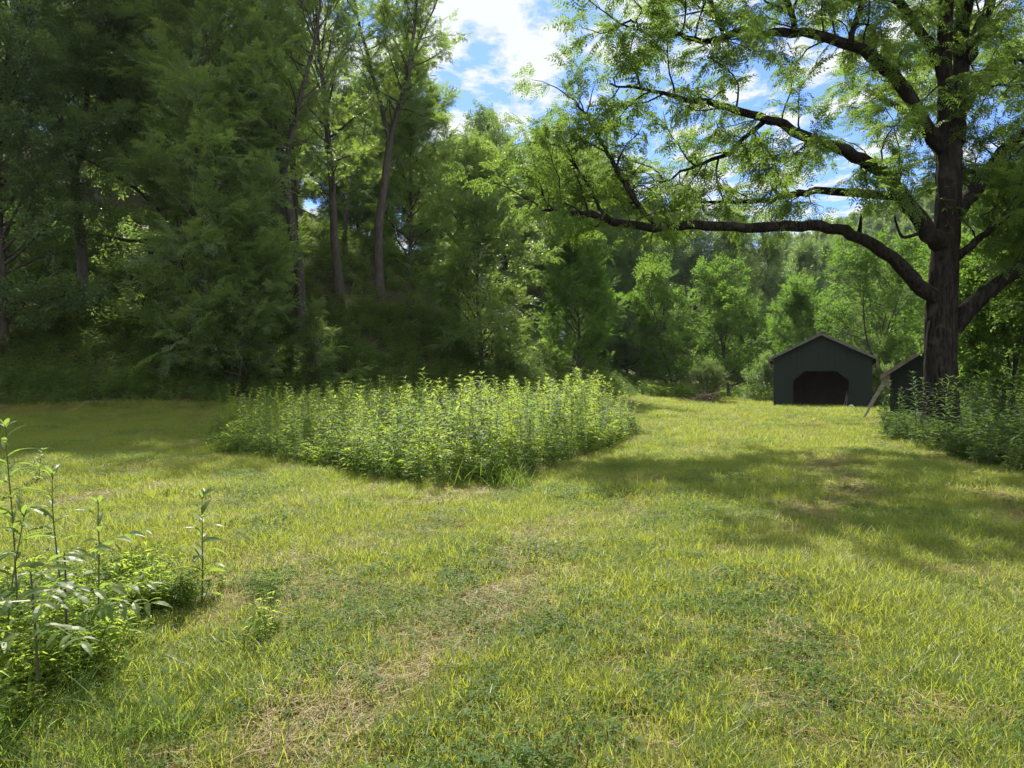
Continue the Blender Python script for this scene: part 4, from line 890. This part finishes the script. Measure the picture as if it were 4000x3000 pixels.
def seedling(px, Y_, top_, label, seed, dirs_, L_=.5, pairs=6, ll=.105, lw=.036):
    rng = np.random.default_rng(seed); x = (px-2000)/F*Y_; z = h1(x, Y_); H = CZ-(top_-HZ)/F*Y_-z; root = empty('walnut_seedling', (x, Y_, z)); tag(root, label, 'seedling')
    st = MB(); sp = path((0, 0, -.05), (0, 0, 1), H+.05, 7, rng, .05, .03); st.tube(sp, np.linspace(.009, .004, 8), 6); st.build('stem', M['dark_stem'], root); lf = MB()
    for k, (a, el) in enumerate(dirs_):
        p, _ = at_frac(sp, min(.99, .55+.44*k/len(dirs_))); dv = np.array([[math.cos(a)*math.cos(el), math.sin(a)*math.cos(el), math.sin(el)]])
        lf.quads(stamp(pinnate(rng, L_*rng.uniform(.8, 1.1), pairs, ll, lw, .3, True), frames(dv, rng.normal(0, .2, 1)), p[None], np.ones(1)), 0, rng.uniform(.2, .8))
    lf.build('leaves', M['fore_leaf'], root)
seedling(250, 3.55, 2170, 'walnut seedling with a long arching compound leaf reaching right in the left clump', 1, [(.05, .35), (2.2, .3), (3.4, .2), (-1.2, .2), (.9, .5)])
seedling(150, 3.3, 2240, 'walnut seedling with big drooping leaflets low at the left edge', 2, [(2.9, .2), (-.6, .25), (.6, .3), (-2.2, .2), (1.6, .4)])
seedling(1800, 11.2, 1755, 'compound-leaved seedling with silvery leaflets at the near face of the weed patch', 3, [(.3, .3), (2.6, .4), (-.7, .2), (-2.3, .3)], .5)
# leafy clump beneath them
n = 420; X = rng.uniform(-3.4, -1.3, n); Y = rng.uniform(3.0, 5.4, n)
ok = (X < -1.75-.4*np.abs(Y-3.7)-.5*vnoise(X*2, Y*2, 51))|((rng.uniform(0, 1, n) < .03)); X, Y = X[ok], Y[ok]; vi = np.where(rng.uniform(0, 1, len(X)) < .75, rng.integers(5, 8, len(X)), rng.integers(0, 5, len(X)))
scatter('weed_clump', hcol, np.stack((X, Y, hgt(X, Y)), -1), vi, np.stack((0*X, 0*X, rng.uniform(0, 6.28, len(X))), -1), rng.uniform(.4, .85, len(X)), 'leafy low clump around the tall weeds at left front', 'weeds')

# ------------------------------------------------------------------ meadow grass
rng = np.random.default_rng(31)
def tuft(kind_, seed):
    r = np.random.default_rng(seed); mb = MB()
    if kind_ == 'mown': Q, c = blades(r, 44, .13, .03, .11, .0052); mb.quads(Q, 0, c); Q, c = straws(r, 10, .13, .05, .12, .003); mb.quads(Q, 1, c)
    if kind_ == 'tall': Q, c = blades(r, 60, .12, .06, .16, .0066, .4, .8); mb.quads(Q, 0, c*.6)
    if kind_ == 'straw': Q, c = straws(r, 60, .17, .06, .2, .0032); mb.quads(Q, 1, c); Q, c = blades(r, 12, .15, .03, .08, .004); mb.quads(Q, 0, c)
    if kind_ == 'clover':
        for _ in range(26):
            a = r.uniform(0, 6.28); rr = .13*math.sqrt(r.uniform()); h = r.uniform(.02, .09); base = np.array((rr*math.cos(a), rr*math.sin(a), h)); v = r.uniform(0, 1)
            for q in range(3):
                an = a+q*2.09; mb.quads(stamp(leaf1(.022, .018, .05, .6), frames(np.array([[math.cos(an), math.sin(an), r.normal(0, .25)]]), r.normal(0, .3, 1)), base[None], np.array([r.uniform(.5, 1.05)])), 2, v)
        Q, c = blades(r, 14, .13, .03, .1, .004); mb.quads(Q, 0, c)
    if kind_ == 'broad':
        for _ in range(9):
            a = r.uniform(0, 6.28); el = r.uniform(.05, .8); mb.quads(stamp(leaf_strip(r.uniform(.05, .11), .03, 4, .4, .2), frames(np.array([[math.cos(a)*math.cos(el), math.sin(a)*math.cos(el), math.sin(el)]]), r.normal(0, .2, 1)), np.array([[r.normal(0, .03), r.normal(0, .03), .01]]), np.ones(1)), 2, r.uniform(0, 1))
        Q, c = blades(r, 14, .12, .03, .1, .004); mb.quads(Q, 0, c)
    if kind_ == 'stub':
        for _ in range(5):
            p = np.array((r.normal(0, .06), r.normal(0, .06), -.01)); mb.tube(path(p, (r.normal(0, .12), r.normal(0, .12), 1), r.uniform(.04, .11), 2, r, .05, 0), [.0035, .003, .0028], 4, 3, r.uniform(0, 1))
        Q, c = blades(r, 16, .12, .03, .1, .004); mb.quads(Q, 0, c)
    return mb.mesh('tuft', [M['grass'], M['straw'], M['lush'], M['dead_stem']])
KT = ['mown']*4+['tall']*3+['straw']*4+['clover']*3+['broad']*2+['stub']*2
tufts = variant_set('tuft', [tuft(k, 500+i) for i, k in enumerate(KT)])
ids = {k: [i for i, q in enumerate(KT) if q == k] for k in set(KT)}
PX, PY, PI_, PS = [], [], [], []
def layer(y0, y1, dens, s0, s1, fx=.80, pad=.7):
    area = (fx*2*(y0+y1)/2+2*pad)*(y1-y0); n = int(area*dens); Y = rng.uniform(y0, y1, n*2); w = (fx*Y+pad)/(fx*y1+pad); ok = rng.uniform(0, 1, n*2) < w; Y = Y[ok]; X = rng.uniform(-1, 1, len(Y))*(fx*Y+pad)
    ok = (hill_s(X, Y) < -.8)&~(inside(X, Y, PATCH)&(Y > 12)); X, Y = X[ok], Y[ok]
    lx = (X-bA[0])*math.cos(bang)+(Y-bA[1])*math.sin(bang); ly = -(X-bA[0])*math.sin(bang)+(Y-bA[1])*math.cos(bang)
    ok = ~((lx > -.05)&(lx < 5.15)&(ly > -.02)&(ly < 7.6)); X, Y = X[ok], Y[ok]
    d = dryness(X, Y)+rng.normal(0, .2, len(X)); q = rng.uniform(0, 1, len(X)); lushn = .5+.13*((X > 1.+.25*Y)&(Y < 8))+.7*(vnoise(X*1.1, Y*1.1, 61)-.5)+rng.normal(0, .26, len(X))
    kind_ = np.where(d > .74, 'straw', np.where(lushn > .72, 'tall', np.where(lushn < .2, 'clover', 'mown')))
    kind_ = np.where((q < .004), 'stub', np.where((q > .9), 'broad', kind_)); kind_ = np.where((d > .45)&(q > .5)&(q < .72), 'straw', kind_)
    for x, y, k in zip(X, Y, kind_): PI_.append(ids[k][rng.integers(0, len(ids[k]))])
    PX.append(X); PY.append(Y); PS.append(rng.uniform(s0, s1, len(X))*(.8+.5*vnoise(X*.8, Y*.8, 62)))
layer(1.6, 5, 190, .75, 1.1); layer(5, 9, 130, .8, 1.2); layer(9, 16, 80, .95, 1.4); layer(16, 28, 36, 1.2, 1.8, .8); layer(28, 50, 15, 1.6, 2.4, .78); layer(50, 75, 7, 2., 3, .7)
PX = np.concatenate(PX); PY = np.concatenate(PY); PS = np.concatenate(PS)
scatter('meadow_grass', tufts, np.stack((PX, PY, hgt(PX, PY)), -1), PI_, np.stack((rng.normal(0, .08, len(PX)), rng.normal(0, .08, len(PX)), rng.uniform(0, 6.28, len(PX))), -1), PS, 'mown meadow grass with clover and dry clippings', 'grass')
# long arching grass in the left front corner and at the near corner of the patch
def long_grass(seed, n, h): 
    r = np.random.default_rng(seed); mb = MB(); Q, c = blades(r, n, .1, h*.5, h, .007, .35, .9, 6); mb.quads(Q, 0, c*.7); return mb.mesh('long_grass', [M['lush']])
lg = variant_set('long_blade', [long_grass(700+k, 26, .42) for k in range(3)])
X = np.concatenate((rng.uniform(-2.6, -1.5, 26), rng.uniform(-.9, .2, 12))); Y = np.concatenate((rng.uniform(2.5, 3.3, 26), rng.uniform(10.4, 11.2, 12)))
scatter('long_grass', lg, np.stack((X, Y, hgt(X, Y)), -1), rng.integers(0, 3, len(X)), np.stack((0*X, 0*X, rng.uniform(0, 6.28, len(X))), -1), np.concatenate((rng.uniform(.6, 1, 26), rng.uniform(1.2, 1.7, 12))), 'long arching unmown grass', 'grass')
# thin morning haze in the valley air
mb = MB(); mb.box((-1700, -800, -2.5), (1700, 2700, 88))
hz = bpy.data.materials.new('haze'); hz.use_nodes = True; t = hz.node_tree; t.nodes.clear()
pv = t.nodes.new('ShaderNodeVolumePrincipled'); pv.inputs['Color'].default_value = (.75, .87, 1, 1); pv.inputs['Density'].default_value = .0001; pv.inputs['Anisotropy'].default_value = .3
ho = t.nodes.new('ShaderNodeOutputMaterial'); t.links.new(pv.outputs[0], ho.inputs['Volume'])
o = mb.build('haze', hz); tag(o, 'thin morning haze in the valley air', 'haze', None, 'stuff')
print('forest trees', nw, 'tufts', len(PX), 'dark weeds', len(DW))
